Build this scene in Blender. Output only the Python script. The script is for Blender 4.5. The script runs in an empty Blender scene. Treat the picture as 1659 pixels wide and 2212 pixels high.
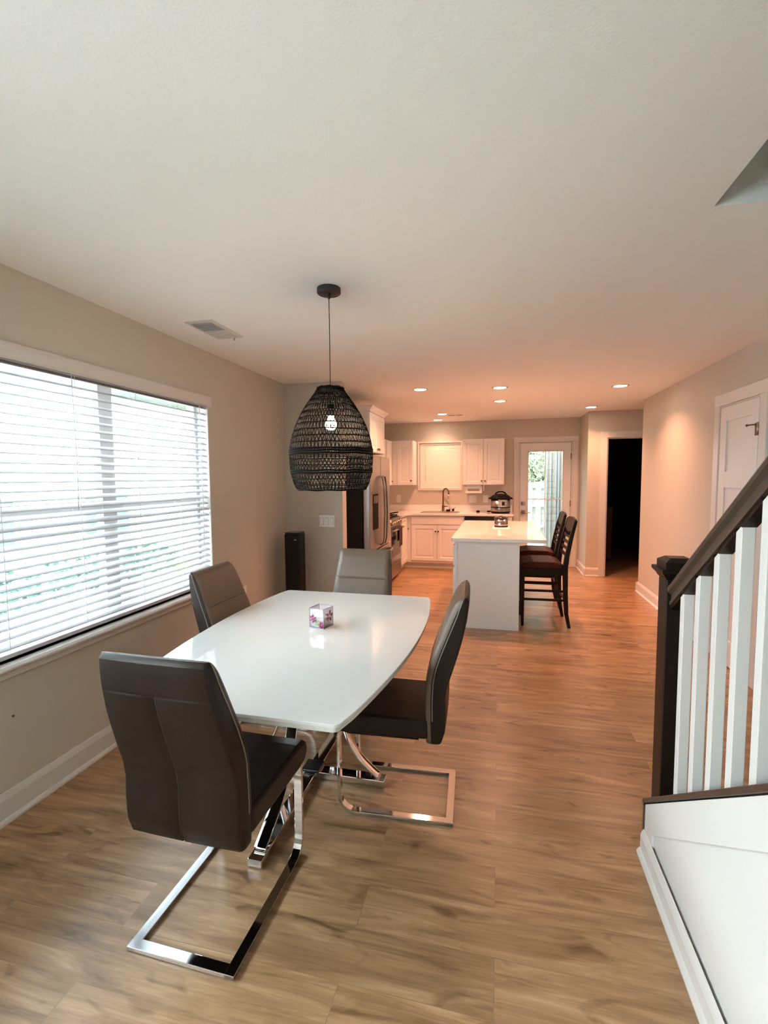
import bpy, bmesh, math, random
from mathutils import Vector, Matrix
random.seed(7)
sc = bpy.context.scene
COL = sc.collection
PI = math.pi

# ------------------------------------------------------------------ camera
F_PX, CXP, CYP, H_CAM = 1028.17, 829.5, 1106.0, 1.5053
def camera_axes(f=F_PX, vx=1077.73, vy=1028.56, s=-0.0078):
    d = Vector(((vx-CXP)/f, (vy-CYP)/f, 1.0)).normalized()
    up = Vector((1, s, 0)).cross(d).normalized()
    if up.y > 0: up = -up
    X = d.cross(up)
    if X.x < 0: X = -X
    return X, d, up
_X, _D, _U = camera_axes()
cam_data = bpy.data.cameras.new('camera')
cam = bpy.data.objects.new('camera', cam_data)
COL.objects.link(cam)
def _w(v): return Vector((_X.dot(v), _D.dot(v), _U.dot(v)))
cx_, cy_, cz_ = _w(Vector((1, 0, 0))), _w(Vector((0, -1, 0))), _w(Vector((0, 0, -1)))
M = Matrix.Identity(4)
for i in range(3):
    M[i][0], M[i][1], M[i][2] = cx_[i], cy_[i], cz_[i]
M[2][3] = H_CAM
cam.matrix_world = M
cam_data.sensor_fit = 'VERTICAL'
cam_data.sensor_height = 36.0
cam_data.lens = 36.0*F_PX/2212.0
cam_data.clip_start = 0.02
cam_data.clip_end = 200
sc.camera = cam

# ------------------------------------------------------------------ world, exposure
SKY_STRENGTH = 20.0
world = bpy.data.worlds.new('sky')
sc.world = world
world.use_nodes = True
wn = world.node_tree
wn.nodes.clear()
_out = wn.nodes.new('ShaderNodeOutputWorld')
_bg = wn.nodes.new('ShaderNodeBackground')
_tc = wn.nodes.new('ShaderNodeTexCoord')
_sx = wn.nodes.new('ShaderNodeSeparateXYZ')
_rp = wn.nodes.new('ShaderNodeValToRGB')
_rp.color_ramp.elements[0].position = 0.0
_rp.color_ramp.elements[0].color = (0.93, 0.985, 1.0, 1)
_rp.color_ramp.elements[1].position = 0.7
_rp.color_ramp.elements[1].color = (0.84, 0.94, 1.0, 1)
wn.links.new(_tc.outputs['Generated'], _sx.inputs[0])
wn.links.new(_sx.outputs['Z'], _rp.inputs[0])
wn.links.new(_rp.outputs[0], _bg.inputs[0])
_bg.inputs[1].default_value = SKY_STRENGTH
wn.links.new(_bg.outputs[0], _out.inputs[0])

WARM = (1.0, 0.41, 0.22)
DOWNLIGHT_W = 7.2
PENDANT_W = 6.0
sc.view_settings.view_transform = 'Standard'
sc.view_settings.look = 'None'
sc.view_settings.gamma = 1.0
sc.view_settings.exposure = 1.28
sc.view_settings.use_curve_mapping = False
sc.cycles.use_denoising = True
sc.cycles.max_bounces = 12
sc.cycles.diffuse_bounces = 6
sc.cycles.glossy_bounces = 5
sc.cycles.transmission_bounces = 8
sc.cycles.transparent_max_bounces = 12
sc.cycles.sample_clamp_indirect = 6.0
sc.cycles.caustics_reflective = False
sc.cycles.caustics_refractive = False

def portal(loc, rot, sx, sy):
    l = bpy.data.lights.new('daylight_portal', 'AREA')
    l.shape = 'RECTANGLE'; l.size = sx; l.size_y = sy
    l.cycles.is_portal = True
    o = bpy.data.objects.new('daylight_portal', l)
    o.location = loc; o.rotation_euler = rot
    COL.objects.link(o)
portal((-2.26, 1.88, 1.39), (0, -PI/2, 0), 1.4, 2.6)        # left window, facing +X
portal((-2.26, -0.75, 1.39), (0, -PI/2, 0), 1.4, 1.9)       # unseen left window added behind the camera for more daylight
portal((0.74, 8.42, 1.0), (-PI/2, 0, 0), 0.6, 1.7)           # back door

# ------------------------------------------------------------------ materials
def mat(name, col, rough=0.5, metal=0.0, var=0.04, scale=6.0, bump=0.0, bscale=300.0, coat=0.0, spec=None, stretch=None, emit=None, estr=0.0, trans=0.0, ior=None):
    m = bpy.data.materials.new(name)
    m.use_nodes = True
    nt = m.node_tree
    b = nt.nodes['Principled BSDF']
    tc = nt.nodes.new('ShaderNodeTexCoord')
    mp = nt.nodes.new('ShaderNodeMapping')
    nt.links.new(tc.outputs['Object'], mp.inputs[0])
    if stretch: mp.inputs['Scale'].default_value = stretch
    nz = nt.nodes.new('ShaderNodeTexNoise')
    nz.inputs['Scale'].default_value = scale
    nz.inputs['Detail'].default_value = 4
    nt.links.new(mp.outputs[0], nz.inputs['Vector'])
    mx = nt.nodes.new('ShaderNodeMix'); mx.data_type = 'RGBA'
    lo = [max(0, c*(1-var)) for c in col]; hi = [min(1, c*(1+var)) for c in col]
    mx.inputs[6].default_value = (*lo, 1); mx.inputs[7].default_value = (*hi, 1)
    nt.links.new(nz.outputs[0], mx.inputs[0])
    nt.links.new(mx.outputs[2], b.inputs['Base Color'])
    b.inputs['Roughness'].default_value = rough
    b.inputs['Metallic'].default_value = metal
    if coat:
        b.inputs['Coat Weight'].default_value = coat
        b.inputs['Coat Roughness'].default_value = 0.04
    if spec is not None: b.inputs['Specular IOR Level'].default_value = spec
    if trans:
        b.inputs['Transmission Weight'].default_value = trans
    if ior: b.inputs['IOR'].default_value = ior
    if emit:
        b.inputs['Emission Color'].default_value = (*emit, 1)
        b.inputs['Emission Strength'].default_value = estr
    if bump:
        n2 = nt.nodes.new('ShaderNodeTexNoise'); n2.inputs['Scale'].default_value = bscale
        nt.links.new(mp.outputs[0], n2.inputs['Vector'])
        bp = nt.nodes.new('ShaderNodeBump'); bp.inputs['Strength'].default_value = bump
        bp.inputs['Distance'].default_value = 0.002
        nt.links.new(n2.outputs[0], bp.inputs['Height'])
        nt.links.new(bp.outputs[0], b.inputs['Normal'])
    return m

def pane_mat(name, tint=(0.96, 0.98, 0.98), refl=0.09):
    m = bpy.data.materials.new(name); m.use_nodes = True
    nt = m.node_tree; nt.nodes.clear()
    o = nt.nodes.new('ShaderNodeOutputMaterial')
    t = nt.nodes.new('ShaderNodeBsdfTransparent'); t.inputs[0].default_value = (*tint, 1)
    g = nt.nodes.new('ShaderNodeBsdfGlossy'); g.inputs['Roughness'].default_value = 0.02
    lw = nt.nodes.new('ShaderNodeLayerWeight'); lw.inputs[0].default_value = 0.25
    mt = nt.nodes.new('ShaderNodeMath'); mt.operation = 'MULTIPLY_ADD'
    mt.inputs[1].default_value = 0.6; mt.inputs[2].default_value = refl*0.4
    nt.links.new(lw.outputs['Fresnel'], mt.inputs[0])
    mx = nt.nodes.new('ShaderNodeMixShader')
    nt.links.new(mt.outputs[0], mx.inputs[0])
    nt.links.new(t.outputs[0], mx.inputs[1]); nt.links.new(g.outputs[0], mx.inputs[2])
    nt.links.new(mx.outputs[0], o.inputs[0])
    return m

def floor_mat():
    m = bpy.data.materials.new('laminate_planks'); m.use_nodes = True
    nt = m.node_tree; b = nt.nodes['Principled BSDF']; L = nt.links.new
    tc = nt.nodes.new('ShaderNodeTexCoord')
    br = nt.nodes.new('ShaderNodeTexBrick')
    br.offset = 0.37; br.squash = 1.0
    br.inputs['Scale'].default_value = 1.0
    br.inputs['Mortar Size'].default_value = 0.0012
    br.inputs['Mortar Smooth'].default_value = 0.3
    br.inputs['Bias'].default_value = 0.0
    br.inputs['Brick Width'].default_value = 1.22
    br.inputs['Row Height'].default_value = 0.178
    br.inputs['Color1'].default_value = (0, 0, 0, 1)
    br.inputs['Color2'].default_value = (1, 1, 1, 1)
    br.inputs['Mortar'].default_value = (0.5, 0.5, 0.5, 1)
    L(tc.outputs['Object'], br.inputs['Vector'])
    # every plank gets its own piece of the grain
    add = nt.nodes.new('ShaderNodeVectorMath'); add.operation = 'MULTIPLY_ADD'
    add.inputs[1].default_value = (7.3, 3.1, 5.0)
    L(br.outputs['Color'], add.inputs[0]); L(tc.outputs['Object'], add.inputs[2])
    mp = nt.nodes.new('ShaderNodeMapping'); mp.inputs['Scale'].default_value = (1.3, 11.0, 1.0)
    L(add.outputs[0], mp.inputs[0])
    n1 = nt.nodes.new('ShaderNodeTexNoise'); n1.inputs['Scale'].default_value = 1.6
    n1.inputs['Detail'].default_value = 7; n1.inputs['Roughness'].default_value = 0.62
    n1.inputs['Distortion'].default_value = 0.9
    L(mp.outputs[0], n1.inputs['Vector'])
    mp2 = nt.nodes.new('ShaderNodeMapping'); mp2.inputs['Scale'].default_value = (2.0, 90.0, 1.0)
    L(add.outputs[0], mp2.inputs[0])
    n2 = nt.nodes.new('ShaderNodeTexNoise'); n2.inputs['Scale'].default_value = 2.0
    n2.inputs['Detail'].default_value = 3
    L(mp2.outputs[0], n2.inputs['Vector'])
    r1 = nt.nodes.new('ShaderNodeValToRGB')
    e = r1.color_ramp.elements
    e[0].position = 0.28; e[0].color = (0.175, 0.088, 0.038, 1)
    e[1].position = 0.72; e[1].color = (0.56, 0.365, 0.21, 1)
    k = e.new(0.45); k.color = (0.335, 0.193, 0.096, 1)
    k = e.new(0.58); k.color = (0.44, 0.267, 0.141, 1)
    L(n1.outputs[0], r1.inputs[0])
    mx = nt.nodes.new('ShaderNodeMix'); mx.data_type = 'RGBA'; mx.blend_type = 'MULTIPLY'
    mx.inputs[0].default_value = 0.35
    L(r1.outputs[0], mx.inputs[6])
    r2 = nt.nodes.new('ShaderNodeValToRGB')
    r2.color_ramp.elements[0].position = 0.3; r2.color_ramp.elements[0].color = (0.55, 0.5, 0.45, 1)
    r2.color_ramp.elements[1].position = 0.6; r2.color_ramp.elements[1].color = (1, 1, 1, 1)
    L(n2.outputs[0], r2.inputs[0]); L(r2.outputs[0], mx.inputs[7])
    # knots
    mp3 = nt.nodes.new('ShaderNodeMapping'); mp3.inputs['Scale'].default_value = (1.6, 4.2, 1.0)
    L(add.outputs[0], mp3.inputs[0])
    vo = nt.nodes.new('ShaderNodeTexNoise'); vo.inputs['Scale'].default_value = 2.2; vo.inputs['Detail'].default_value = 2
    vo.inputs['Distortion'].default_value = 1.5
    L(mp3.outputs[0], vo.inputs['Vector'])
    r3 = nt.nodes.new('ShaderNodeValToRGB')
    r3.color_ramp.elements[0].position = 0.27; r3.color_ramp.elements[0].color = (0.52, 0.46, 0.40, 1)
    r3.color_ramp.elements[1].position = 0.40; r3.color_ramp.elements[1].color = (1, 1, 1, 1)
    L(vo.outputs[0], r3.inputs[0])
    mx2 = nt.nodes.new('ShaderNodeMix'); mx2.data_type = 'RGBA'; mx2.blend_type = 'MULTIPLY'
    mx2.inputs[0].default_value = 1.0
    L(mx.outputs[2], mx2.inputs[6]); L(r3.outputs[0], mx2.inputs[7])
    # plank tone and seams
    sep = nt.nodes.new('ShaderNodeSeparateColor'); L(br.outputs['Color'], sep.inputs[0])
    mr = nt.nodes.new('ShaderNodeMapRange'); mr.inputs['To Min'].default_value = 0.86; mr.inputs['To Max'].default_value = 1.10
    L(sep.outputs[0], mr.inputs['Value'])
    sm = nt.nodes.new('ShaderNodeVectorMath'); sm.operation = 'SCALE'
    L(mx2.outputs[2], sm.inputs[0]); L(mr.outputs[0], sm.inputs['Scale'])
    mx3 = nt.nodes.new('ShaderNodeMix'); mx3.data_type = 'RGBA'
    mf = nt.nodes.new('ShaderNodeMath'); mf.operation = 'MULTIPLY'; mf.inputs[1].default_value = 0.28
    L(br.outputs['Fac'], mf.inputs[0]); L(mf.outputs[0], mx3.inputs[0])
    L(sm.outputs[0], mx3.inputs[6]); mx3.inputs[7].default_value = (0.10, 0.06, 0.035, 1)
    L(mx3.outputs[2], b.inputs['Base Color'])
    b.inputs['Roughness'].default_value = 0.31
    b.inputs['Specular IOR Level'].default_value = 0.5
    bp = nt.nodes.new('ShaderNodeBump'); bp.inputs['Strength'].default_value = 0.25; bp.inputs['Distance'].default_value = 0.0008
    L(n2.outputs[0], bp.inputs['Height']); L(bp.outputs[0], b.inputs['Normal'])
    return m

def shade_leaf_mat(name, c1, c2):
    m = mat(name, c1, 0.6, var=0.25, scale=5)
    return m

WALL = mat('greige_wall_paint', (0.560, 0.525, 0.460), 0.85, var=0.015, bump=0.15, bscale=220)
CEIL = mat('white_ceiling_paint', (0.895, 0.915, 0.895), 0.9, var=0.01, bump=0.35, bscale=160)
TRIM = mat('white_trim_paint', (0.66, 0.645, 0.62), 0.35, var=0.01)
DOORW = mat('white_door_paint', (0.73, 0.73, 0.72), 0.4, var=0.01)
CAB = mat('white_cabinet_paint', (0.80, 0.79, 0.77), 0.4, var=0.01)
QUARTZ = mat('white_quartz', (0.82, 0.81, 0.79), 0.08, var=0.03, scale=14, coat=0.3)
BLIND = mat('white_blind_slat', (0.50, 0.51, 0.535), 0.45, var=0.01)
BLIND2 = mat('cream_blind_slat', (0.80, 0.77, 0.70), 0.5, var=0.01)
CORD = mat('white_cord', (0.75, 0.76, 0.78), 0.7)
FLOOR = floor_mat()
CHROME = mat('chrome', (0.80, 0.80, 0.81), 0.05, metal=1.0, var=0.01)
STEEL = mat('brushed_steel', (0.40, 0.38, 0.365), 0.28, metal=1.0, var=0.05, scale=2, stretch=(40, 40, 1))
BRONZE = mat('bronze_metal', (0.16, 0.11, 0.075), 0.35, metal=0.9)
NICKEL = mat('satin_nickel', (0.50, 0.44, 0.36), 0.3, metal=1.0)
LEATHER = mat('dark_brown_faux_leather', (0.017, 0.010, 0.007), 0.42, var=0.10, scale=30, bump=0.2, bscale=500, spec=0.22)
CUSHION = mat('lighter_brown_faux_leather', (0.115, 0.080, 0.056), 0.38, var=0.08, scale=30, bump=0.2, bscale=500, spec=0.45)  # paler tone on the backrest front; rear and seat are darker
PIPING = mat('taupe_piping', (0.16, 0.14, 0.125), 0.4, var=0.05)
SEAM = mat('dark_seam', (0.030, 0.022, 0.018), 0.7)
GLASSW = mat('white_back_painted_glass', (0.58, 0.60, 0.60), 0.04, var=0.01, coat=0.6)
GLASSE = mat('frosted_glass_edge', (0.52, 0.53, 0.50), 0.25, var=0.03)
RATTAN = mat('black_rattan', (0.006, 0.005, 0.005), 0.75, spec=0.15, var=0.3, scale=60)
BLACKM = mat('black_metal', (0.020, 0.020, 0.020), 0.45)
BLACKG = mat('black_gloss_plastic', (0.010, 0.010, 0.011), 0.18)
BLACKS = mat('black_satin_plastic', (0.006, 0.006, 0.006), 0.55, spec=0.12)
CLOTHB = mat('black_speaker_cloth', (0.006, 0.006, 0.006), 0.95, var=0.3, scale=200)
FRIDGES = mat('charcoal_fridge_side', (0.012, 0.015, 0.020), 0.45, spec=0.25, var=0.15, scale=40, bump=0.3, bscale=250)
ESPRESSO = mat('espresso_stained_wood', (0.010, 0.006, 0.004), 0.38, spec=0.3, var=0.25, scale=8, stretch=(1, 1, 8))
CAPWOOD = mat('dark_walnut_wood', (0.060, 0.040, 0.028), 0.38, var=0.3, scale=8, stretch=(14, 2, 2))
STOOLSEAT = mat('reddish_brown_leather', (0.055, 0.012, 0.007), 0.5, spec=0.15, var=0.25, scale=25)
HEDGE = mat('teal_green_foliage', (0.05, 0.13, 0.10), 0.6, var=0.5)
PLATE = mat('white_plastic_plate', (0.80, 0.80, 0.79), 0.3, var=0.01)
SLOT = mat('grey_plastic_shadow_gap', (0.35, 0.35, 0.34), 0.6)
LENS = mat('recessed_lamp_lens', (0.9, 0.9, 0.9), 0.5, emit=(1.0, 0.80, 0.62), estr=22.0)
BULBM = mat('glowing_bulb', (0.9, 0.9, 0.9), 0.3, emit=(1.0, 0.80, 0.58), estr=28.0)
CARPET = mat('dark_tan_carpet', (0.20, 0.12, 0.065), 0.95, var=0.3, scale=120, bump=0.6, bscale=400)
DARKWALL = mat('unlit_room_black', (0.015, 0.014, 0.014), 0.95)  # near-black colour stands in for the darkness of the unlit room
REDWOOD = mat('reddish_dark_wood', (0.10, 0.030, 0.014), 0.5, var=0.3, scale=8, stretch=(1, 1, 8))
VENTG = mat('grey_vent_louver', (0.42, 0.44, 0.44), 0.5)
VENTD = mat('dark_vent_slot', (0.10, 0.055, 0.03), 0.7)
PANE = pane_mat('window_pane')
PANED = pane_mat('door_pane', (0.42, 0.42, 0.41))
PANEL_ = pane_mat('insulated_pane', (0.80, 0.825, 0.825))
GRASS = mat('lawn', (0.16, 0.26, 0.03), 0.9, var=0.4, scale=9)
CONC = mat('pale_concrete', (0.45, 0.45, 0.45), 0.85, var=0.08)
FENCEW = mat('weathered_white_fence', (0.55, 0.53, 0.56), 0.8, var=0.12, scale=5)
SIDING = mat('white_vinyl_siding', (0.50, 0.52, 0.55), 0.6, var=0.03)
TANB = mat('tan_board_wall', (0.50, 0.47, 0.39), 0.7, var=0.12, scale=10, stretch=(8, 8, 0.5))
LEAFG = mat('green_foliage', (0.125, 0.19, 0.018), 0.6, var=0.6, scale=6)
LEAFW = mat('pale_blossom_foliage', (0.36, 0.42, 0.30), 0.6, var=0.5, scale=9)
BARK = mat('bark', (0.10, 0.07, 0.05), 0.9, var=0.3)
TEALG = mat('teal_window_glass', (0.05, 0.085, 0.09), 0.1, var=0.2)
ROOFM = mat('grey_shingle', (0.16, 0.16, 0.17), 0.9, var=0.2, scale=20)
PINK = mat('magenta_petal', (0.30, 0.02, 0.13), 0.4, var=0.3, scale=60)
LEAFV = mat('green_leaf_paint', (0.25, 0.38, 0.08), 0.5, var=0.3, scale=60)
VASEG = pane_mat('clear_glass_wall', (0.93, 0.91, 0.94), 0.25)
VASEE = mat('violet_grey_glass_edge', (0.36, 0.32, 0.38), 0.2)
FROST = mat('crackled_wax', (0.78, 0.74, 0.77), 0.5, var=0.12, scale=70)

# ------------------------------------------------------------------ geometry helpers
def NB(): return bmesh.new()

def box(bm, x0, x1, y0, y1, z0, z1, mi=0):
    v = [bm.verts.new((x, y, z)) for z in (z0, z1) for y in (y0, y1) for x in (x0, x1)]
    fs = [(0, 2, 3, 1), (4, 5, 7, 6), (0, 1, 5, 4), (2, 6, 7, 3), (0, 4, 6, 2), (1, 3, 7, 5)]
    for f in fs:
        fc = bm.faces.new([v[i] for i in f]); fc.material_index = mi
    return v

def cyl(bm, c, r, h, axis='Z', n=24, r2=None, mi=0, smooth=True):
    r2 = r if r2 is None else r2
    A = {'X': (Vector((0, 1, 0)), Vector((0, 0, 1)), Vector((1, 0, 0))),
         'Y': (Vector((0, 0, 1)), Vector((1, 0, 0)), Vector((0, 1, 0))),
         'Z': (Vector((1, 0, 0)), Vector((0, 1, 0)), Vector((0, 0, 1)))}[axis]
    c = Vector(c)
    ra = [bm.verts.new(c + A[0]*r*math.cos(2*PI*i/n) + A[1]*r*math.sin(2*PI*i/n)) for i in range(n)]
    rb = [bm.verts.new(c + A[2]*h + A[0]*r2*math.cos(2*PI*i/n) + A[1]*r2*math.sin(2*PI*i/n)) for i in range(n)]
    for i in range(n):
        f = bm.faces.new((ra[i], ra[(i+1) % n], rb[(i+1) % n], rb[i])); f.smooth = smooth; f.material_index = mi
    bm.faces.new(list(reversed(ra))).material_index = mi
    bm.faces.new(rb).material_index = mi

def lathe(bm, c, prof, n=32, mi=0, smooth=True):
    c = Vector(c); rings = []
    for r, z in prof:
        if r < 1e-5: rings.append([bm.verts.new(c + Vector((0, 0, z)))])
        else: rings.append([bm.verts.new(c + Vector((r*math.cos(2*PI*i/n), r*math.sin(2*PI*i/n), z))) for i in range(n)])
    for a, b in zip(rings[:-1], rings[1:]):
        for i in range(n):
            j = (i+1) % n
            if len(a) == 1 and len(b) == 1: continue
            if len(a) == 1: f = bm.faces.new((a[0], b[j], b[i]))
            elif len(b) == 1: f = bm.faces.new((a[i], a[j], b[0]))
            else: f = bm.faces.new((a[i], a[j], b[j], b[i]))
            f.smooth = smooth; f.material_index = mi

def tube(bm, pts, r, n=8, closed=False, mi=0):
    pts = [Vector(p) for p in pts]; m = len(pts); rings = []; prev = None
    for i, p in enumerate(pts):
        if closed: t = (pts[(i+1) % m]-pts[i-1])
        else: t = pts[min(i+1, m-1)]-pts[max(i-1, 0)]
        t.normalize()
        if prev is None:
            a = Vector((0, 0, 1)) if abs(t.z) < 0.9 else Vector((1, 0, 0))
            u = (a - t*a.dot(t)).normalized()
        else: u = (prev - t*prev.dot(t)).normalized()
        prev = u; w = t.cross(u)
        rr = r[i] if isinstance(r, (list, tuple)) else r
        rings.append([bm.verts.new(p + u*rr*math.cos(2*PI*k/n) + w*rr*math.sin(2*PI*k/n)) for k in range(n)])
    rng = range(m) if closed else range(m-1)
    for i in rng:
        a, b = rings[i], rings[(i+1) % m]
        for k in range(n):
            f = bm.faces.new((a[k], a[(k+1) % n], b[(k+1) % n], b[k])); f.smooth = True; f.material_index = mi
    if not closed:
        bm.faces.new(list(reversed(rings[0]))).material_index = mi
        bm.faces.new(rings[-1]).material_index = mi

def band(bm, pts, side, w, t, smooth=False):
    """flat bar: rectangular section w (along side) by t swept along pts lying in a plane normal to side"""
    pts = [Vector(p) for p in pts]; side = Vector(side).normalized(); rings = []; m = len(pts)
    for i, p in enumerate(pts):
        d = (pts[min(i+1, m-1)]-pts[max(i-1, 0)]).normalized()
        nrm = side.cross(d).normalized()
        k = 1.0
        if 0 < i < m-1:
            d1 = (pts[i]-pts[i-1]).normalized()
            k = 1.0/max(0.5, d1.dot(d))
        a, b = side*w/2, nrm*t/2*k
        rings.append([bm.verts.new(p+s) for s in (a+b, -a+b, -a-b, a-b)])
    for i in range(m-1):
        for k in range(4):
            f = bm.faces.new((rings[i][k], rings[i][(k+1) % 4], rings[i+1][(k+1) % 4], rings[i+1][k])); f.smooth = smooth
    bm.faces.new(list(reversed(rings[0]))); bm.faces.new(rings[-1])

def prism(bm, poly, axis, a, b, mi=0):
    """extrude a 2D outline along an axis. axis X: poly=(y,z); Y: (x,z); Z: (x,y)"""
    def P(p, t):
        return {'X': (t, p[0], p[1]), 'Y': (p[0], t, p[1]), 'Z': (p[0], p[1], t)}[axis]
    va = [bm.verts.new(P(p, a)) for p in poly]; vb = [bm.verts.new(P(p, b)) for p in poly]; n = len(poly)
    for i in range(n): bm.faces.new((va[i], va[(i+1) % n], vb[(i+1) % n], vb[i])).material_index = mi
    bm.faces.new(list(reversed(va))).material_index = mi; bm.faces.new(vb).material_index = mi

def panel(bm, O, U, V, N, w, h, t, rings):
    """board w*h*t whose front face carries stepped rings [(inset, depth), ...]; O lower left of the front face, N outwards"""
    O, U, V, N = map(Vector, (O, U, V, N))
    def R(i, d): return [bm.verts.new(O + U*a + V*b - N*d) for a, b in ((i, i), (w-i, i), (w-i, h-i), (i, h-i))]
    back = R(0, t); seq = [back] + [R(i, d) for i, d in [(0, 0)]+rings]
    for a, b in zip(seq[:-1], seq[1:]):
        for k in range(4): bm.faces.new((a[k], a[(k+1) % 4], b[(k+1) % 4], b[k]))
    bm.faces.new(list(reversed(back))); bm.faces.new(seq[-1])

WM = {}
def obj(name, bm, m, parent=None, bevel=0.0, seg=2, smooth=False, subsurf=0, wn_=False):
    bmesh.ops.recalc_face_normals(bm, faces=bm.faces)
    if parent is not None and parent in WM:
        bmesh.ops.transform(bm, matrix=WM[parent].inverted(), verts=bm.verts)
    me = bpy.data.meshes.new(name); bm.to_mesh(me); bm.free()
    for mm in (m if isinstance(m, (list, tuple)) else [m]): me.materials.append(mm)
    if smooth:
        for p in me.polygons: p.use_smooth = True
    o = bpy.data.objects.new(name, me); COL.objects.link(o)
    if parent is not None:
        o.parent = parent
        if parent in WM: WM[o] = WM[parent]
    if bevel:
        b = o.modifiers.new('bevel', 'BEVEL'); b.width = bevel; b.segments = seg; b.limit_method = 'ANGLE'; b.angle_limit = math.radians(35)
        b.harden_normals = False
    if subsurf:
        s = o.modifiers.new('subsurf', 'SUBSURF'); s.levels = subsurf; s.render_levels = subsurf
    return o

def tag(o, label, cat, group=None, kind=None):
    o['label'] = label; o['category'] = cat
    if group: o['group'] = group
    if kind: o['kind'] = kind
    return o

def thing(name, label, cat, loc=(0, 0, 0), rz=0.0, group=None, world=True):
    o = bpy.data.objects.new(name, None); COL.objects.link(o)
    o.empty_display_size = 0.1
    o.location = loc; o.rotation_euler = (0, 0, rz)
    tag(o, label, cat, group)
    if world: WM[o] = Matrix.Translation(loc) @ Matrix.Rotation(rz, 4, 'Z')
    return o

def struct(name, bm, m, parent=None, **k):
    o = obj(name, bm, m, parent, **k)
    if parent is None: o['kind'] = 'structure'
    return o

KIDS = {}
def copy_tree(o, parent=None):
    c = o.copy(); COL.objects.link(c)
    if parent is not None: c.parent = parent
    for ch in [q for q in list(COL.objects) if q.parent == o]:
        copy_tree(ch, c)
    return c

# ------------------------------------------------------------------ measures of the room (metres)
XL, XR, YB, YP, CE = -2.103, 1.758, 8.263, 7.556, 2.44
YFR = -1.95                       # wall behind the camera
WIN = (0.62, 3.17, 0.70, 2.085)   # left window: y0, y1, z0, z1
PW = 4.478                        # wall that closes the dining room beside the fridge
# ------------------------------------------------------------------ structure
b = NB(); box(b, -2.3, 3.2, YFR-0.1, YP+0.06, -0.12, 0.0); box(b, -2.3, 1.40, YP+0.06, YB+0.14, -0.12, 0.0)
struct('floor', b, FLOOR)
b = NB(); box(b, 1.40, 4.4, YP+0.06, 11.2, -0.12, 0.004)
struct('floor_back_room', b, CARPET)
# ceiling with the stairwell opening
HX0, HX1, HY0, HY1 = 0.722, XR, -1.5, 1.965
b = NB()
box(b, -2.3, HX0, YFR-0.1, YB+0.14, CE, CE+0.3)
box(b, HX0, 3.2, HY1, YB+0.14, CE, CE+0.3)
box(b, HX0, 3.2, YFR-0.1, HY0, CE, CE+0.3)
struct('ceiling', b, CEIL)
b = NB()
box(b, HX0-0.1, HX0, HY0, HY1+0.1, CE+0.3, 4.9)
box(b, HX0, HX1+0.12, HY1, HY1+0.1, CE+0.3, 4.9)
box(b, HX0, HX1+0.12, HY0-0.1, HY0, CE+0.3, 4.9)
box(b, HX1, HX1+0.12, HY0, HY1, CE, 4.9)
struct('wall_stairwell', b, WALL)
b = NB(); box(b, HX0-0.1, HX1+0.12, HY0-0.1, HY1+0.1, 4.9, 5.0)
struct('ceiling_stairwell', b, CEIL)
# left wall with the window hole
wy0, wy1, wz0, wz1 = WIN
b = NB()
FW = (-1.80, 0.30, 0.70, 2.085)  # opening for the unseen window, added to bring in daylight
box(b, XL-0.16, XL, YFR-0.1, FW[0], 0, CE); box(b, XL-0.16, XL, FW[1], wy0, 0, CE); box(b, XL-0.16, XL, wy1, YB+0.14, 0, CE)
for ya_, yb_ in ((wy0, wy1), FW[:2]):
    box(b, XL-0.16, XL, ya_, yb_, 0, wz0 if ya_ > 0 else FW[2]); box(b, XL-0.16, XL, ya_, yb_, wz1, CE)
struct('wall_left', b, WALL)
b = NB(); box(b, XL, -1.502, PW, PW+0.12, 0, CE)
struct('wall_fridge_side', b, WALL)
b = NB(); box(b, XR, XR+0.12, YFR-0.1, 6.655, 0, CE); box(b, XR+0.12, 3.1, 6.535, 6.655, 0, CE)
struct('wall_right', b, WALL)
b = NB(); box(b, 3.1, 3.2, 6.535, YP, 0, CE)
struct('wall_hall_end', b, WALL)
# back wall: kitchen window and back door holes
KW = (-1.352, -0.628, 1.295, 2.085); BD = (0.322, 1.162, 0.0, 2.075)
b = NB(); y0, y1 = YB, YB+0.14
box(b, XL, KW[0], y0, y1, 0, CE); box(b, KW[0], KW[1], y0, y1, 0, KW[2]); box(b, KW[0], KW[1], y0, y1, KW[3], CE)
box(b, KW[1], BD[0], y0, y1, 0, CE); box(b, BD[0], BD[1], y0, y1, BD[3], CE); box(b, BD[1], 1.40, y0, y1, 0, CE)
struct('wall_back', b, WALL)
OX = (1.532, 2.292, 2.052)        # opening to the dark room
b = NB()
box(b, 1.268, 1.40, YP, YB, 0, CE)
box(b, 1.40, OX[0], YP, YP+0.12, 0, CE); box(b, OX[1], 3.2, YP, YP+0.12, 0, CE); box(b, OX[0], OX[1], YP, YP+0.12, OX[2], CE)
struct('wall_hall', b, WALL)
b = NB()
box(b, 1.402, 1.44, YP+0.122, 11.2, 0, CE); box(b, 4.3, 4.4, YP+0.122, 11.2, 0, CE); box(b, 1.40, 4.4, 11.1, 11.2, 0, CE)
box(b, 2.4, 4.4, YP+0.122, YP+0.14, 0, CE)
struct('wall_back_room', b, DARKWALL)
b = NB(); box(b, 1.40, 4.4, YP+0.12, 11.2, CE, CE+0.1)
struct('ceiling_back_room', b, DARKWALL)
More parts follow.
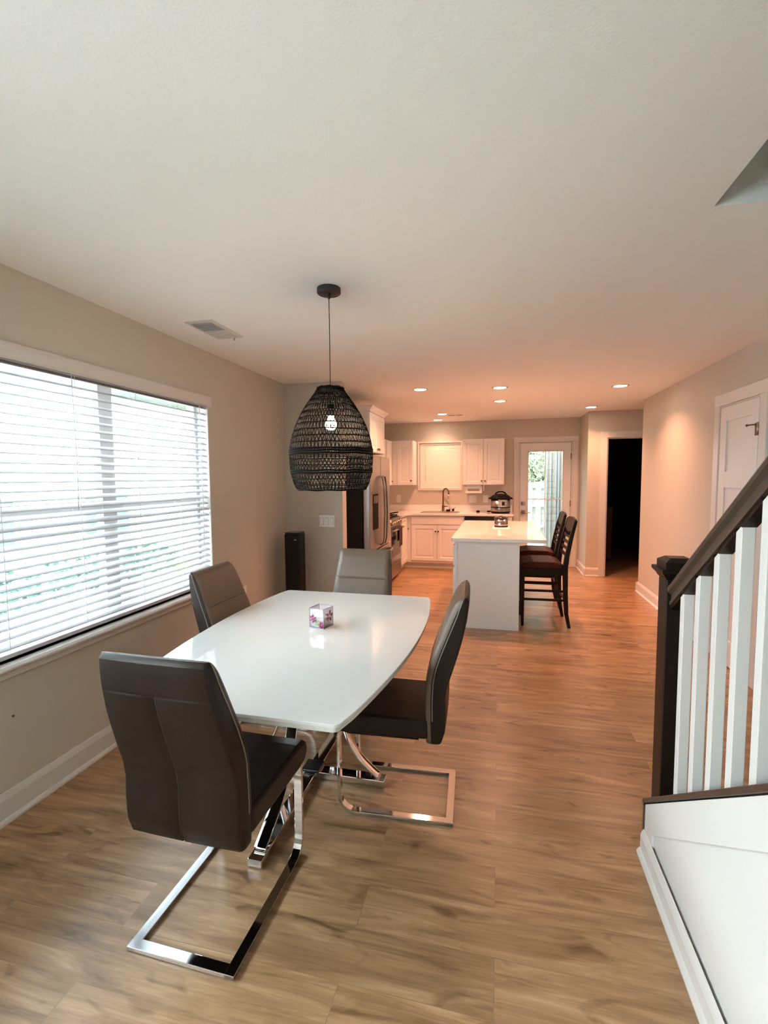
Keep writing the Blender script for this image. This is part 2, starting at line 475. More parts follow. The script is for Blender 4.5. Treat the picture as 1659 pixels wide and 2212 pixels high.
# wall behind the camera, then the unseen side window added for daylight
b = NB(); box(b, XL-0.16, 3.2, YFR-0.12, YFR, 0, CE)
struct('wall_front', b, WALL)
def window_frame(b, ax, t0, t1, a0, a1, z0, z1, w=0.05):
    """frame bars round an opening; ax 'X' = opening in a wall facing X (a is y), 'Y' = a is x"""
    def bx(p0, p1, q0, q1):
        if ax == 'X': box(b, t0, t1, p0, p1, q0, q1)
        else: box(b, p0, p1, t0, t1, q0, q1)
    bx(a0, a1, z0, z0+w); bx(a0, a1, z1-w, z1); bx(a0, a0+w, z0+w, z1-w); bx(a1-w, a1, z0+w, z1-w)
b = NB(); window_frame(b, 'X', XL-0.14, XL-0.09, *FW); box(b, XL-0.14, XL-0.09, -0.78, -0.72, FW[2]+.05, FW[3]-.05)
w3 = struct('window_added', b, TRIM)
b = NB(); box(b, XL-0.118, XL-0.114, FW[0]+.04, FW[1]-.04, FW[2]+.04, FW[3]-.04); struct('pane', b, PANEL_, w3)

# left window: three double-hung units
b = NB(); x0, x1 = XL-0.14, XL-0.09
window_frame(b, 'X', x0, x1, wy0, wy1, wz0, wz1, 0.045)
for ym in (1.46, 2.31): box(b, x0, x1, ym-0.05, ym+0.05, wz0+0.045, wz1-0.045)
box(b, x0, x1-0.005, wy0+.045, wy1-.045, 1.335, 1.385)
# jamb lining
box(b, XL-0.09, XL+0.004, wy1-0.012, wy1, wz0, wz1); box(b, XL-0.09, XL+0.004, wy0, wy0+0.012, wz0, wz1)
box(b, XL-0.09, XL+0.004, wy0+.012, wy1-.012, wz1-0.012, wz1)
w1 = struct('window_1', b, TRIM, bevel=0.002)
b = NB(); box(b, XL-0.118, XL-0.114, wy0+.03, wy1-.03, wz0+.03, wz1-.03); struct('pane', b, PANEL_, w1)
b = NB()
prism(b, [(XL-0.09, 0.700), (XL+0.045, 0.700), (XL+0.055, 0.690), (XL+0.055, 0.682), (XL+0.045, 0.676), (XL-0.09, 0.676)], 'Y', wy0-0.05, wy1+0.045)
struct('window_sill', b, TRIM, w1)
b = NB(); box(b, XL, XL+0.018, wy0-0.03, wy1+0.02, 0.634, 0.676); struct('window_apron', b, TRIM, w1, bevel=0.004)

# kitchen window (window_2)
b = NB()
window_frame(b, 'Y', YB+0.05, YB+0.10, KW[0], KW[1], KW[2], KW[3], 0.035)
window_frame(b, 'Y', YB-0.016, YB+0.0, KW[0]-0.028, KW[1]+0.022, KW[2]-0.03, KW[3]+0.028, 0.03)
box(b, KW[0], KW[1], YB+.05, YB+.09, 1.67, 1.70)
w2 = struct('window_2', b, TRIM, bevel=0.002)
b = NB(); box(b, KW[0]+.03, KW[1]-.03, YB+.072, YB+.076, KW[2]+.03, KW[3]-.03); struct('pane', b, PANED, w2)

# baseboards (tall board with a bead on top and a shoe mould)
def base_profile(s, x):   # s=+1: room lies towards +; returns (offset, z)
    return [(x, 0), (x+s*0.026, 0), (x+s*0.027, 0.010), (x+s*0.021, 0.020), (x+s*0.014, 0.024), (x+s*0.014, 0.104), (x+s*0.010, 0.118), (x+s*0.004, 0.132), (x, 0.134)]
def base_x(name, s, x, ya, yb):
    b = NB(); prism(b, base_profile(s, x), 'Y', ya, yb); return struct(name, b, TRIM)
def base_y(b, s, y, xa, xb): prism(b, base_profile(s, y), 'X', xa, xb)
base_x('baseboard_left', 1, XL, FW[1], PW)
b = NB(); base_y(b, -1, PW, XL, -1.502); struct('baseboard_fridge_side', b, TRIM)
def base_multi(name, segs):
    b = NB()
    for k, s, c, a0, a1 in segs:
        if k == 'x': prism(b, base_profile(s, c), 'Y', a0, a1)
        else: prism(b, base_profile(s, c), 'X', a0, a1)
    return struct(name, b, TRIM)
base_multi('baseboard_right', [('x', -1, XR, 4.53, 6.655), ('x', -1, XR, 1.99, 3.70), ('y', 1, 6.655, XR-0.026, 3.1)])
base_multi('baseboard_back', [('y', -1, YB, 1.252, 1.268), ('x', -1, 1.268, YP-0.026, YB)])
base_multi('baseboard_hall', [('y', -1, YP, 1.242, OX[0]-0.082)])

# door casings
def casing(b, ax, face, s, a0, a1, z1, w=0.082, t=0.018):
    f0, f1 = sorted((face, face+s*t))
    def bx(p0, p1, q0, q1):
        if ax == 'Y': box(b, p0, p1, f0, f1, q0, q1)
        else: box(b, f0, f1, p0, p1, q0, q1)
    bx(a0-w, a0, 0, z1); bx(a1, a1+w, 0, z1); bx(a0-w, a1+w, z1, z1+w)
# door_1: glazed back door
b = NB(); casing(b, 'Y', YB, -1, BD[0], BD[1], BD[3]-0.008, 0.08)
box(b, BD[0], BD[0]+0.018, YB, YB+0.14, 0, BD[3]-0.008); box(b, BD[1]-0.018, BD[1], YB, YB+0.14, 0, BD[3]-0.008)
box(b, BD[0]+.018, BD[1]-.018, YB, YB+0.14, BD[3]-0.022, BD[3])
box(b, BD[0], BD[1], YB-0.01, YB+0.14, 0, 0.024)
box(b, BD[0]+.018, BD[0]+.034, YB+0.066, YB+0.10, 0, BD[3]-.022); box(b, BD[1]-.034, BD[1]-.018, YB+0.066, YB+0.10, 0, BD[3]-.022); box(b, BD[0]+.034, BD[1]-.034, YB+0.066, YB+0.10, 2.028, BD[3]-.022)
d1 = struct('door_1', b, TRIM, bevel=0.003)
gx0, gx1, gz0, gz1 = 0.474, 1.012, 0.27, 1.905
lx0, lx1, ly0, ly1 = BD[0]+0.024, BD[1]-0.024, YB+0.022, YB+0.064
b = NB()
box(b, lx0, gx0, ly0, ly1, 0.022, 2.045); box(b, gx1, lx1, ly0, ly1, 0.022, 2.045)
box(b, gx0, gx1, ly0, ly1, 0.022, gz0); box(b, gx0, gx1, ly0, ly1, gz1, 2.045)
leaf = struct('door_leaf', b, DOORW, d1)
b = NB()
window_frame(b, 'Y', ly0-0.008, ly0, gx0-0.02, gx1+0.02, gz0-0.02, gz1+0.02, 0.022)
struct('glass_stop', b, TRIM, leaf)
b = NB()
box(b, 0.739, 0.751, ly0+0.008, ly0+0.016, gz0, gz1); box(b, gx0, gx1, ly0+0.0085, ly0+0.0165, 1.114, 1.126)
struct('grille_bar', b, TRIM, leaf)
b = NB(); box(b, gx0, gx1, ly0+0.020, ly0+0.024, gz0, gz1); struct('pane', b, PANED, leaf)
b = NB(); box(b, 0.366, 0.432, ly0-0.012, ly0, 1.015, 1.08); cyl(b, (0.399, ly0-0.026, 1.047), 0.016, 0.014, 'Y')
struct('deadbolt', b, NICKEL, leaf, bevel=0.002)
b = NB(); box(b, 0.366, 0.432, ly0-0.012, ly0, 0.87, 0.935); cyl(b, (0.405, ly0-0.05, 0.902), 0.012, 0.04, 'Y')
tube(b, [(0.405, ly0-0.045, 0.902), (0.44, ly0-0.05, 0.902), (0.47, ly0-0.05, 0.898), (0.515, ly0-0.045, 0.893)], [0.010, 0.009, 0.008, 0.007])
struct('door_handle', b, NICKEL, leaf)
for z in (0.28, 1.05, 1.82):
    b = NB(); cyl(b, (BD[1]-0.022, ly0-0.004, z-0.045), 0.007, 0.09); box(b, BD[1]-0.03, BD[1]-0.014, ly0-0.004, ly0, z-0.045, z+0.045)
    struct('hinge', b, BRONZE, d1)

# door_2: open doorway into the dark room (casing, jambs, hinges)
b = NB(); casing(b, 'Y', YP, -1, OX[0], OX[1], OX[2], 0.088)
box(b, OX[0], OX[0]+0.016, YP, YP+0.12, 0, OX[2]); box(b, OX[1]-0.016, OX[1], YP, YP+0.12, 0, OX[2]); box(b, OX[0]+.016, OX[1]-.016, YP, YP+0.12, OX[2]-0.016, OX[2])
d2 = struct('door_2', b, TRIM, bevel=0.003)
for z in (0.26, 1.05, 1.80):
    b = NB(); box(b, OX[0]+0.016, OX[0]+0.019, YP+0.075, YP+0.115, z-0.045, z+0.045); cyl(b, (OX[0]+0.022, YP+0.118, z-0.045), 0.006, 0.09)
    struct('hinge', b, BRONZE, d2)

# door_3: narrow closet door in the right wall
CY0, CY1 = 3.832, 4.452
b = NB(); casing(b, 'X', XR, -1, CY0, CY1, 2.055, 0.092)
# jamb strips standing proud of the leaf
box(b, XR-0.006, XR-0.0, CY1-0.014, CY1, 0, 2.055); box(b, XR-0.006, XR-0.0, CY0, CY0+0.014, 0, 2.055); box(b, XR-.006, XR, CY0+.014, CY1-.014, 2.043, 2.055)
d3 = struct('door_3', b, TRIM, bevel=0.003)
b = NB()
y0, y1 = CY0+0.018, CY1-0.018
box(b, XR-0.003, XR-0.0005, y0, y1, 0.012, 2.036)
# stiles and rails (recessed panels between)
st = 0.10
for (a0, a1, q0, q1) in [(y0, y0+st, 0.012, 2.036), (y1-st, y1, 0.012, 2.036), (y0+st, y1-st, 1.926, 2.036), (y0+st, y1-st, 1.400, 1.528), (y0+st, y1-st, 0.85, 0.95), (y0+st, y1-st, 0.012, 0.21)]:
    box(b, XR-0.013, XR-0.003, a0, a1, q0, q1)
lf3 = struct('door_leaf', b, DOORW, d3, bevel=0.002)
for z in (0.235, 1.02, 1.82):
    b = NB(); cyl(b, (XR-0.016, CY0+0.016, z-0.045), 0.007, 0.09); box(b, XR-0.0145, XR-0.0125, CY0+0.004, CY0+0.04, z-0.045, z+0.045)
    struct('hinge', b, NICKEL, d3)
b = NB(); cyl(b, (XR-0.06, CY1-0.07, 0.93), 0.024, 0.034, 'X', r2=0.03); cyl(b, (XR-0.03, CY1-0.07, 0.93), 0.010, 0.02, 'X')
struct('door_knob', b, NICKEL, d3)

# ------------------------------------------------------------------ blinds
def slats(b, ax, c, a0, a1, zs, depth, th, tilt, cup=0.003):
    """thin curved slats; ax 'X': slats run along Y at x=c; tilt lowers the room-side edge"""
    for z in zs:
        n = 4; top = []; bot = []
        for i in range(n+1):
            u = -0.5 + i/n
            d = u*depth; zz = cup*(1-4*u*u)
            dx = d*math.cos(tilt) + zz*math.sin(tilt); dz = -d*math.sin(tilt) + zz*math.cos(tilt)
            top.append((c+dx, z+dz+th/2)); bot.append((c+dx, z+dz-th/2))
        poly = top + bot[::-1]
        if ax == 'X': prism(b, poly, 'Y', a0, a1)
        else:
            prism(b, [(p[0], p[1]) for p in poly], 'X', a0, a1)
BX = XL-0.030
bl = thing('window_blind', 'wide white horizontal-slat blind, half open, filling the big dining room window', 'blind', (BX, 1.9, 0.75))
pitch = 0.0435
zs = [0.762 + pitch*i for i in range(30)]
b = NB(); slats(b, 'X', BX, wy0+0.016, wy1-0.016, zs, 0.050, 0.0028, math.radians(23)); obj('slats', b, BLIND, bl)
b = NB(); box(b, BX-0.026, BX+0.026, wy0+0.016, wy1-0.016, 0.712, 0.732); obj('bottom_rail', b, BLIND, bl, bevel=0.004)
b = NB(); box(b, BX-0.026, BX+0.022, wy0+0.016, wy1-0.016, 2.03, 2.072); obj('head_rail', b, BLIND, bl, bevel=0.002)
b = NB()
prism(b, [(XL+0.004, 2.034), (XL+0.018, 2.034), (XL+0.020, 2.040), (XL+0.016, 2.046), (XL+0.016, 2.088), (XL+0.022, 2.098), (XL+0.022, 2.106), (XL+0.004, 2.106)], 'Y', wy0-0.02, wy1+0.022)
obj('valance', b, TRIM, bl)
for y in (0.80, 1.20, 1.62, 2.03, 2.45, 2.83, 3.08):
    b = NB()
    for dx in (-0.0265, 0.0265): box(b, BX+dx-0.0008, BX+dx+0.0008, y-0.0012, y+0.0012, 0.74, 2.04)
    obj('ladder_cord', b, CORD, bl)
for y in (1.25, 2.0, 3.05):
    b = NB(); tube(b, [(XL+0.01, y, 2.035), (XL+0.012, y+0.004, 1.5 if y < 3 else 1.2), (XL+0.01, y, 1.35 if y < 3 else 1.0)], 0.0022, 6); obj('tilt_wand' if y > 3 else 'pull_cord', b, CORD, bl)

kb = thing('window_blind', 'small closed cream blind with thin slats over the kitchen sink', 'blind', ((KW[0]+KW[1])/2, YB+0.02, KW[2]))
zs = [KW[2]+0.038 + 0.0270*i for i in range(27)]
b = NB()
for z in zs:
    prism(b, [(YB+0.0130, z-0.0180), (YB+0.0145, z-0.0180), (YB+0.0235, z+0.0180), (YB+0.022, z+0.0180)], 'X', KW[0]+0.012, KW[1]-0.012)
obj('slats', b, BLIND2, kb)
b = NB(); box(b, KW[0]+.01, KW[1]-.01, YB+0.004, YB+0.036, KW[3]-0.034, KW[3]-0.002); obj('head_rail', b, TRIM, kb, bevel=0.003)
b = NB(); box(b, KW[0]+.012, KW[1]-.012, YB+0.010, YB+0.030, KW[2]+0.004, KW[2]+0.020); obj('bottom_rail', b, BLIND2, kb, bevel=0.003)
b = NB(); tube(b, [(KW[0]+0.11, YB+0.006, KW[3]-.03), (KW[0]+0.112, YB+0.004, 1.42)], 0.003, 6); obj('tilt_wand', b, TRIM, kb)

# ------------------------------------------------------------------ stairs and railing
SX = 0.580; SLOPE = 0.728; YS = 1.985; Z0 = 0.205
YN = -0.98
def zcap(y): return Z0 + SLOPE*(YS-y)
st_ = thing('staircase', 'white-sided staircase rising towards the camera, with dark sloping cap and treads', 'staircase', (SX, YS, 0))
b = NB()
prism(b, [(YS, 0), (YS, zcap(YS)), (YN, zcap(YN)), (YN, 0)], 'X', SX+0.006, SX+0.10)
obj('side_wall', b, TRIM, st_)
# flat framing boards on the side wall leave a recessed triangle
b = NB()
def off(y, d): return zcap(y)-d
prism(b, [(YS, 0.0), (YS, zcap(YS)), (YN, zcap(YN)), (YN, zcap(YN)-0.15), (YS-0.092, zcap(YS-0.092)-0.128), (YS-0.092, 0.0)], 'X', SX-0.004, SX+0.006)
obj('stringer_board', b, TRIM, st_, bevel=0.002)
b = NB(); prism(b, [(SX-0.004-a, z) for a, z in ((0, 0), (0.026, 0), (0.027, 0.010), (0.021, 0.020), (0.014, 0.026), (0.014, 0.078), (0.010, 0.090), (0.004, 0.100), (0, 0.102))], 'Y', YN, YS)
obj('base_moulding', b, TRIM, st_)
b = NB()
prism(b, [(YS+0.022, zcap(YS)-0.010), (YS+0.022, zcap(YS)+0.010), (YN, zcap(YN)+0.027), (YN, zcap(YN))], 'X', SX-0.010, SX+0.115)
obj('cap', b, CAPWOOD, st_, bevel=0.003)
b = NB(); box(b, SX-0.008, SX+0.105, YS, YS+0.016, 0, zcap(YS)-0.005); obj('end_board', b, CAPWOOD, st_, bevel=0.002)
run, rise = 0.262, 0.1907
for i in range(11):
    ya = YS-0.02-run*i; z = rise*(i+1)
    b = NB(); box(b, SX+0.102, XR-0.002, ya-run-0.0, ya+0.025, z-0.028, z); obj('tread', b, CAPWOOD, st_, bevel=0.006)
    b = NB(); box(b, SX+0.102, XR-0.002, ya-0.018, ya, z-rise+(0.0 if i == 0 else 0.0), z-0.028); obj('riser', b, TRIM, st_)

rl = thing('stair_railing', 'dark wood stair handrail and newel post with square white balusters', 'railing', (0.64, 1.93, 0.23))
NX0, NX1, NY0, NY1 = 0.598, 0.690, 1.900, 1.992
nz0 = zcap(NY1)-0.02
b = NB(); prism(b, [(NY0, zcap(NY0)+0.012), (NY0, 1.128), (NY1, 1.128), (NY1, zcap(NY1)+0.012)], 'X', NX0, NX1)
post = obj('newel_post', b, ESPRESSO, rl, bevel=0.003)
b = NB(); cxn, cyn = (NX0+NX1)/2, (NY0+NY1)/2
def sq(b, r0, z0, r1, z1):
    va = [b.verts.new((cxn+s*r0, cyn+t*r0, z0)) for s, t in ((-1, -1), (1, -1), (1, 1), (-1, 1))]
    vb = [b.verts.new((cxn+s*r1, cyn+t*r1, z1)) for s, t in ((-1, -1), (1, -1), (1, 1), (-1, 1))]
    for k in range(4): b.faces.new((va[k], va[(k+1) % 4], vb[(k+1) % 4], vb[k]))
    b.faces.new(va[::-1]); b.faces.new(vb)
sq(b, 0.049, 1.124, 0.055, 1.136); sq(b, 0.055, 1.136, 0.067, 1.150); sq(b, 0.067, 1.150, 0.067, 1.162)
sq(b, 0.053, 1.162, 0.053, 1.188); sq(b, 0.053, 1.188, 0.032, 1.202)
obj('post_cap', b, ESPRESSO, post)
XB = 0.630
ang = math.atan(SLOPE)
# handrail: profiled section swept up the slope
def rail_z(y): return 1.020 + 0.722*(1.947-y)
b = NB()
prof = [(-0.022, -0.030), (0.022, -0.030), (0.022, -0.018), (0.017, -0.012), (0.017, 0.002), (0.029, 0.010), (0.031, 0.020), (0.026, 0.029), (0.012, 0.034), (-0.012, 0.034), (-0.026, 0.029), (-0.031, 0.020), (-0.029, 0.010), (-0.017, 0.002), (-0.017, -0.012), (-0.022, -0.018)]
ends = []
for y in (NY0+0.002, 0.12):
    ends.append([b.verts.new((XB+px, y, rail_z(y)+pz/math.cos(ang)+0.014)) for px, pz in prof])
n = len(prof)
for k in range(n):
    b.faces.new((ends[0][k], ends[0][(k+1) % n], ends[1][(k+1) % n], ends[1][k]))
b.faces.new(ends[0][::-1]); b.faces.new(ends[1])
obj('handrail', b, CAPWOOD, rl)
BW = 0.016
ybs = [1.796 - 0.1235*i for i in range(14)]
for y in ybs:
    b = NB()
    zt0, zt1 = rail_z(y+BW)-0.033, rail_z(y-BW)-0.033
    zb0, zb1 = zcap(y+BW)+0.024, zcap(y-BW)+0.024
    prism(b, [(y+BW, zb0-0.016), (y+BW, zt0), (y-BW, zt1), (y-BW, zb1-0.016)], 'X', XB-BW, XB+BW)
    obj('baluster', b, TRIM, rl, bevel=0.0015)
prevy = NY0
for y in ybs:
    b = NB(); a0, a1 = prevy, y+BW
    prism(b, [(a0, rail_z(a0)-0.040), (a1, rail_z(a1)-0.040), (a1, rail_z(a1)-0.020), (a0, rail_z(a0)-0.020)], 'X', XB-0.018, XB+0.018)
    obj('fillet', b, ESPRESSO, rl)
    prevy = y-BW

# ------------------------------------------------------------------ ceiling fittings
LIGHTS = [((-0.828, 5.133), 'recessed downlight nearest the fridge wall, above the fridge and island gap'),
          ((0.002, 5.26), 'nearer of the two recessed downlights lined up over the island'),
          ((0.004, 6.187), 'farther of the two recessed downlights lined up over the island'),
          ((-0.834, 7.204), 'recessed downlight beside the dark ceiling slot, in front of the sink'),
          ((-0.99, 7.93), 'small recessed downlight closest to the back wall above the kitchen window'),
          ((1.226, 5.503), 'recessed downlight close to the right wall, nearest the closet door'),
          ((1.22, 7.09), 'recessed downlight above the corner beside the dark doorway')]
for (x, y), lab in LIGHTS:
    t = thing('recessed_light', lab, 'ceiling light', (x, y, CE), 0, 'recessed downlights in the kitchen ceiling')
    R0 = 0.085
    b = NB(); lathe(b, (x, y, CE), [(R0, 0.0), (R0, -0.004), (R0-0.018, -0.007), (R0-0.024, -0.002), (R0-0.024, 0.0)], 32); obj('trim_ring', b, TRIM, t)
    b = NB(); lathe(b, (x, y, CE), [(0.0, -0.005), (R0-0.024, -0.005), (R0-0.024, -0.001), (0, -0.001)], 32); obj('lens', b, LENS, t)
    l = bpy.data.lights.new('lamp_glow', 'AREA'); l.shape = 'DISK'; l.size = 0.12; l.energy = DOWNLIGHT_W*(0.35 if y > 7.8 else 1.0); l.color = WARM
    l.spread = math.radians(125)
    o = bpy.data.objects.new('lamp_glow', l); COL.objects.link(o); o.parent = t; o.location = (0, 0, -0.012)

# dining ceiling register
v = thing('ceiling_vent', 'white ceiling register with a grey louvre beside the left wall', 'vent', (-1.745, 2.745, CE))
b = NB(); vx0, vx1, vy0, vy1 = -1.84, -1.652, 2.566, 2.922
panel(b, (vx0, vy1, CE-0.006), (1, 0, 0), (0, -1, 0), (0, 0, -1), vx1-vx0, vy1-vy0, 0.006, [(0.022, -0.001), (0.024, -0.001)])
obj('faceplate', b, TRIM, v)
b = NB(); box(b, vx0+0.028, vx1-0.028, 2.592, 2.735, CE-0.0085, CE-0.006)
for k in range(7): box(b, vx0+0.028, vx1-0.028, 2.594+0.0205*k, 2.599+0.0205*k, CE-0.014, CE-0.0085)
obj('louvre', b, VENTG, v)
b = NB()
for k in range(7): box(b, vx0+0.028, vx1-0.028, 2.752+0.0205*k, 2.768+0.0205*k, CE-0.013, CE-0.0075)
obj('louvre', b, TRIM, v)
b = NB(); box(b, -1.71, -1.705, 2.895, 2.905, CE-0.026, CE-0.006); obj('lever', b, VENTG, v)
v = thing('ceiling_vent', 'narrow dark slot vent in the kitchen ceiling beside a downlight', 'vent', (-0.62, 7.37, CE))
b = NB(); box(b, -0.77, -0.535, 7.34, 7.42, CE-0.006, CE); obj('faceplate', b, CEIL, v)
b = NB(); box(b, -0.758, -0.66, 7.36, 7.40, CE-0.009, CE-0.006); box(b, -0.648, -0.545, 7.36, 7.40, CE-0.009, CE-0.006); obj('louvre', b, VENTD, v)

# ------------------------------------------------------------------ pendant
px_, py_ = -0.829, 2.305
pl = thing('pendant_lamp', 'black woven rattan pendant lamp hanging over the white dining table', 'pendant lamp', (px_, py_, CE))
b = NB(); lathe(b, (px_, py_, 0), [(0, CE-0.0), (0.058, CE-0.0), (0.059, CE-0.004), (0.059, CE-0.022), (0.056, CE-0.026), (0, CE-0.026)], 40); obj('canopy', b, BLACKM, pl)
b = NB(); cyl(b, (px_, py_, 1.86), 0.0022, CE-1.86-0.02, n=8); cyl(b, (px_, py_, CE-0.05), 0.006, 0.026, n=12, r2=0.009); obj('cord', b, BLACKM, pl)
PR = [(1.443, .176), (1.456, .186), (1.475, .196), (1.53, .211), (1.59, .216), (1.645, .215), (1.70, .205), (1.76, .185), (1.82, .156), (1.875, .121), (1.90, .102), (1.935, .076), (1.957, .064)]
PR = [(z, r*0.965) for z, r in PR]
def prad(z):
    for (z0, r0), (z1, r1) in zip(PR[:-1], PR[1:]):
        if z <= z1:
            t = (z-z0)/(z1-z0); return r0+(r1-r0)*max(0, t)
    return PR[-1][1]
hoops = [1.446, 1.470, 1.500, 1.530, 1.541, 1.566, 1.594, 1.622, 1.634, 1.645, 1.676, 1.707, 1.738, 1.769, 1.800, 1.831, 1.862, 1.893, 1.924, 1.952]
NS = 66
b = NB()
def P_(a, z, dr=0.0):
    r = prad(z)+dr; return (px_+r*math.cos(a), py_+r*math.sin(a), z)
for k, (za, zb) in enumerate(zip(hoops[:-1], hoops[1:])):
    for i in range(NS):
        a = 2*PI*i/NS; d = PI/NS
        j = (random.random()-0.5)*0.25*d
        for s in (1, -1):
            s2 = s*(0.9 if k % 3 else 0.45)
            pts = [P_(a+j, za), P_(a+j+s2*d*0.5, (za+zb)/2, 0.0015*s), P_(a+s2*d, zb)]
            tube(b, pts, 0.0019, 4)
for z in hoops:
    thick = z in (1.446, 1.634, 1.645, 1.622, 1.541, 1.530, 1.952)
    tube(b, [P_(2*PI*i/64, z+0.0012*math.sin(i*0.9), 0.001) for i in range(64)], 0.0050 if thick else 0.0028, 6, closed=True)
obj('shade', b, RATTAN, pl)
b = NB(); cyl(b, (px_, py_, 1.815), 0.019, 0.055, n=20)
obj('socket', b, BLACKM, pl)
b = NB(); lathe(b, (px_, py_, 0), [(0.0, 1.958), (0.064, 1.955), (0.064, 1.950), (0, 1.950)], 24); obj('shade_disc', b, BLACKM, pl)
b = NB(); lathe(b, (px_, py_, 0), [(0, 1.744), (0.014, 1.746), (0.025, 1.755), (0.029, 1.770), (0.026, 1.786), (0.017, 1.800), (0.013, 1.816), (0, 1.816)], 24); obj('bulb', b, BULBM, pl)
l = bpy.data.lights.new('bulb_glow', 'POINT'); l.energy = PENDANT_W; l.color = (1.0, 0.72, 0.48); l.shadow_soft_size = 0.035
o = bpy.data.objects.new('bulb_glow', l); COL.objects.link(o); o.parent = pl; o.location = (0, 0, 1.700-CE)

# ------------------------------------------------------------------ dining table
TX, TY, TZ = -0.880, 2.100, 0.760
tb = thing('dining_table', 'white glass-topped dining table with bowed sides and chrome pedestal', 'table', (TX, TY, 0))
def top_outline(hx_end, hx_mid, hy, rc, n=18):
    pts = []
    # right side from near to far, bowed; small rounded corners
    side = []
    for i in range(n+1):
        t = -1+2*i/n
        x = hx_end + (hx_mid-hx_end)*(1-abs(t)**2.0)
        side.append((x, t*hy))
    def corner(cx, cy, a0, a1, m=6): return [(cx+rc*math.cos(a0+(a1-a0)*k/m), cy+rc*math.sin(a0+(a1-a0)*k/m)) for k in range(m+1)]
    inner = [p for p in side if abs(p[1]) < hy-rc*1.2]
    xe = hx_end
    pts += corner(xe-rc, -hy+rc, -PI/2, -0.10)
    pts += inner
    pts += corner(xe-rc, hy-rc, 0.10, PI/2)
    left = [(-x, y) for x, y in pts[::-1]]
    return pts + left
OUT = top_outline(0.447, 0.527, 0.790, 0.026)
def trot(p): return (TX+p[0]*(1+0.085*p[1])-0.006*p[1], TY+p[1])
b = NB(); prism(b, [trot(p) for p in OUT], 'Z', TZ-0.012, TZ); obj('glass_top', b, GLASSW, tb, bevel=0.002)
OUT2 = top_outline(0.441, 0.521, 0.784, 0.026)

b = NB(); prism(b, [trot(p) for p in OUT2], 'Z', TZ-0.030, TZ-0.0125); obj('under_top', b, GLASSE, tb, bevel=0.004)
PXC, PYC = -0.903, 2.165
b = NB(); box(b, PXC-0.20, PXC+0.20, PYC-0.35, PYC+0.30, TZ-0.050, TZ-0.030); obj('mounting_plate', b, BLACKM, tb)
def curve_pts(r0, k=18):
    ctrl = [(r0, 0.046), (r0*0.86, 0.085), (r0*0.70, 0.140), (r0*0.56, 0.225), (r0*0.46, 0.330), (r0*0.40, 0.44), (r0*0.38, 0.56), (r0*0.42, 0.66), (r0*0.50, 0.712)]
    out = []
    n = len(ctrl)
    for i in range(n-1):
        p0, p1, p2, p3 = ctrl[max(i-1, 0)], ctrl[i], ctrl[i+1], ctrl[min(i+2, n-1)]
        for s in range(5):
            t = s/5
            out.append(tuple(0.5*((2*p1[c]) + (-p0[c]+p2[c])*t + (2*p0[c]-5*p1[c]+4*p2[c]-p3[c])*t*t + (-p0[c]+3*p1[c]-3*p2[c]+p3[c])*t**3) for c in (0, 1)))
    out.append(ctrl[-1]); return out
for dx, dy, r in ((1, 0, 0.372), (-1, 0, 0.372), (0, -1, 0.585), (0, 1, 0.585)):
    b = NB()
    pts = [(PXC+dx*q, PYC+dy*q, z) for q, z in curve_pts(r-0.03)]
    band(b, pts, (dy, dx, 0) if dx == 0 else (0, 1, 0), 0.052, 0.011, smooth=True)
    obj('curved_leg', b, CHROME, tb, bevel=0.0015)
b = NB()
box(b, PXC-0.378, PXC+0.378, PYC-0.030, PYC+0.030, 0.003, 0.037)
obj('floor_bar', b, CHROME, tb, bevel=0.003)
b = NB(); box(b, PXC-0.030, PXC+0.030, PYC-0.60, PYC-0.031, 0.003, 0.037); box(b, PXC-0.030, PXC+0.030, PYC+0.031, PYC+0.60, 0.003, 0.037)
obj('floor_bar', b, CHROME, tb, bevel=0.003)
b = NB(); box(b, PXC-0.045, PXC+0.045, PYC-0.045, PYC+0.045, 0.038, 0.052); obj('hub_block', b, BLACKG, tb, bevel=0.003)

# ------------------------------------------------------------------ glass vase on the table
VX, VY = -0.862, 2.208
va = thing('glass_vase', 'small square glass candle vase with magenta flowers on the dining table', 'vase', (VX, VY, TZ), math.radians(-14))
s = 0.042; hh = 0.098
WMv = WM[va]
def vobj(name, bm, m, **k):
    bmesh.ops.transform(bm, matrix=WMv, verts=bm.verts); return obj(name, bm, m, va, **k)
b = NB()
box(b, -s, s, -s, s, 0.0, 0.004)
box(b, -s, -s+.003, -s+.003, s-.003, 0.004, hh); box(b, s-.003, s, -s+.003, s-.003, 0.004, hh)
box(b, -s, s, -s, -s+.003, 0.004, hh); box(b, -s, s, s-.003, s, 0.004, hh)
gl = vobj('glass_body', b, VASEG)
b = NB()
e = 0.0012
for sx_ in (-s, s):
    for sy_ in (-s, s): box(b, sx_-e, sx_+e, sy_-e, sy_+e, 0.0, hh)
for z in (0.002, hh):
    for q in (-s, s): box(b, -s, s, q-e, q+e, z-e, z+e); box(b, q-e, q+e, -s, s, z-e, z+e)
vobj('glass_edge', b, VASEE)
b = NB(); box(b, -s+.006, s-.006, -s+.006, s-.006, 0.005, 0.050); vobj('candle_filling', b, FROST, bevel=0.004)
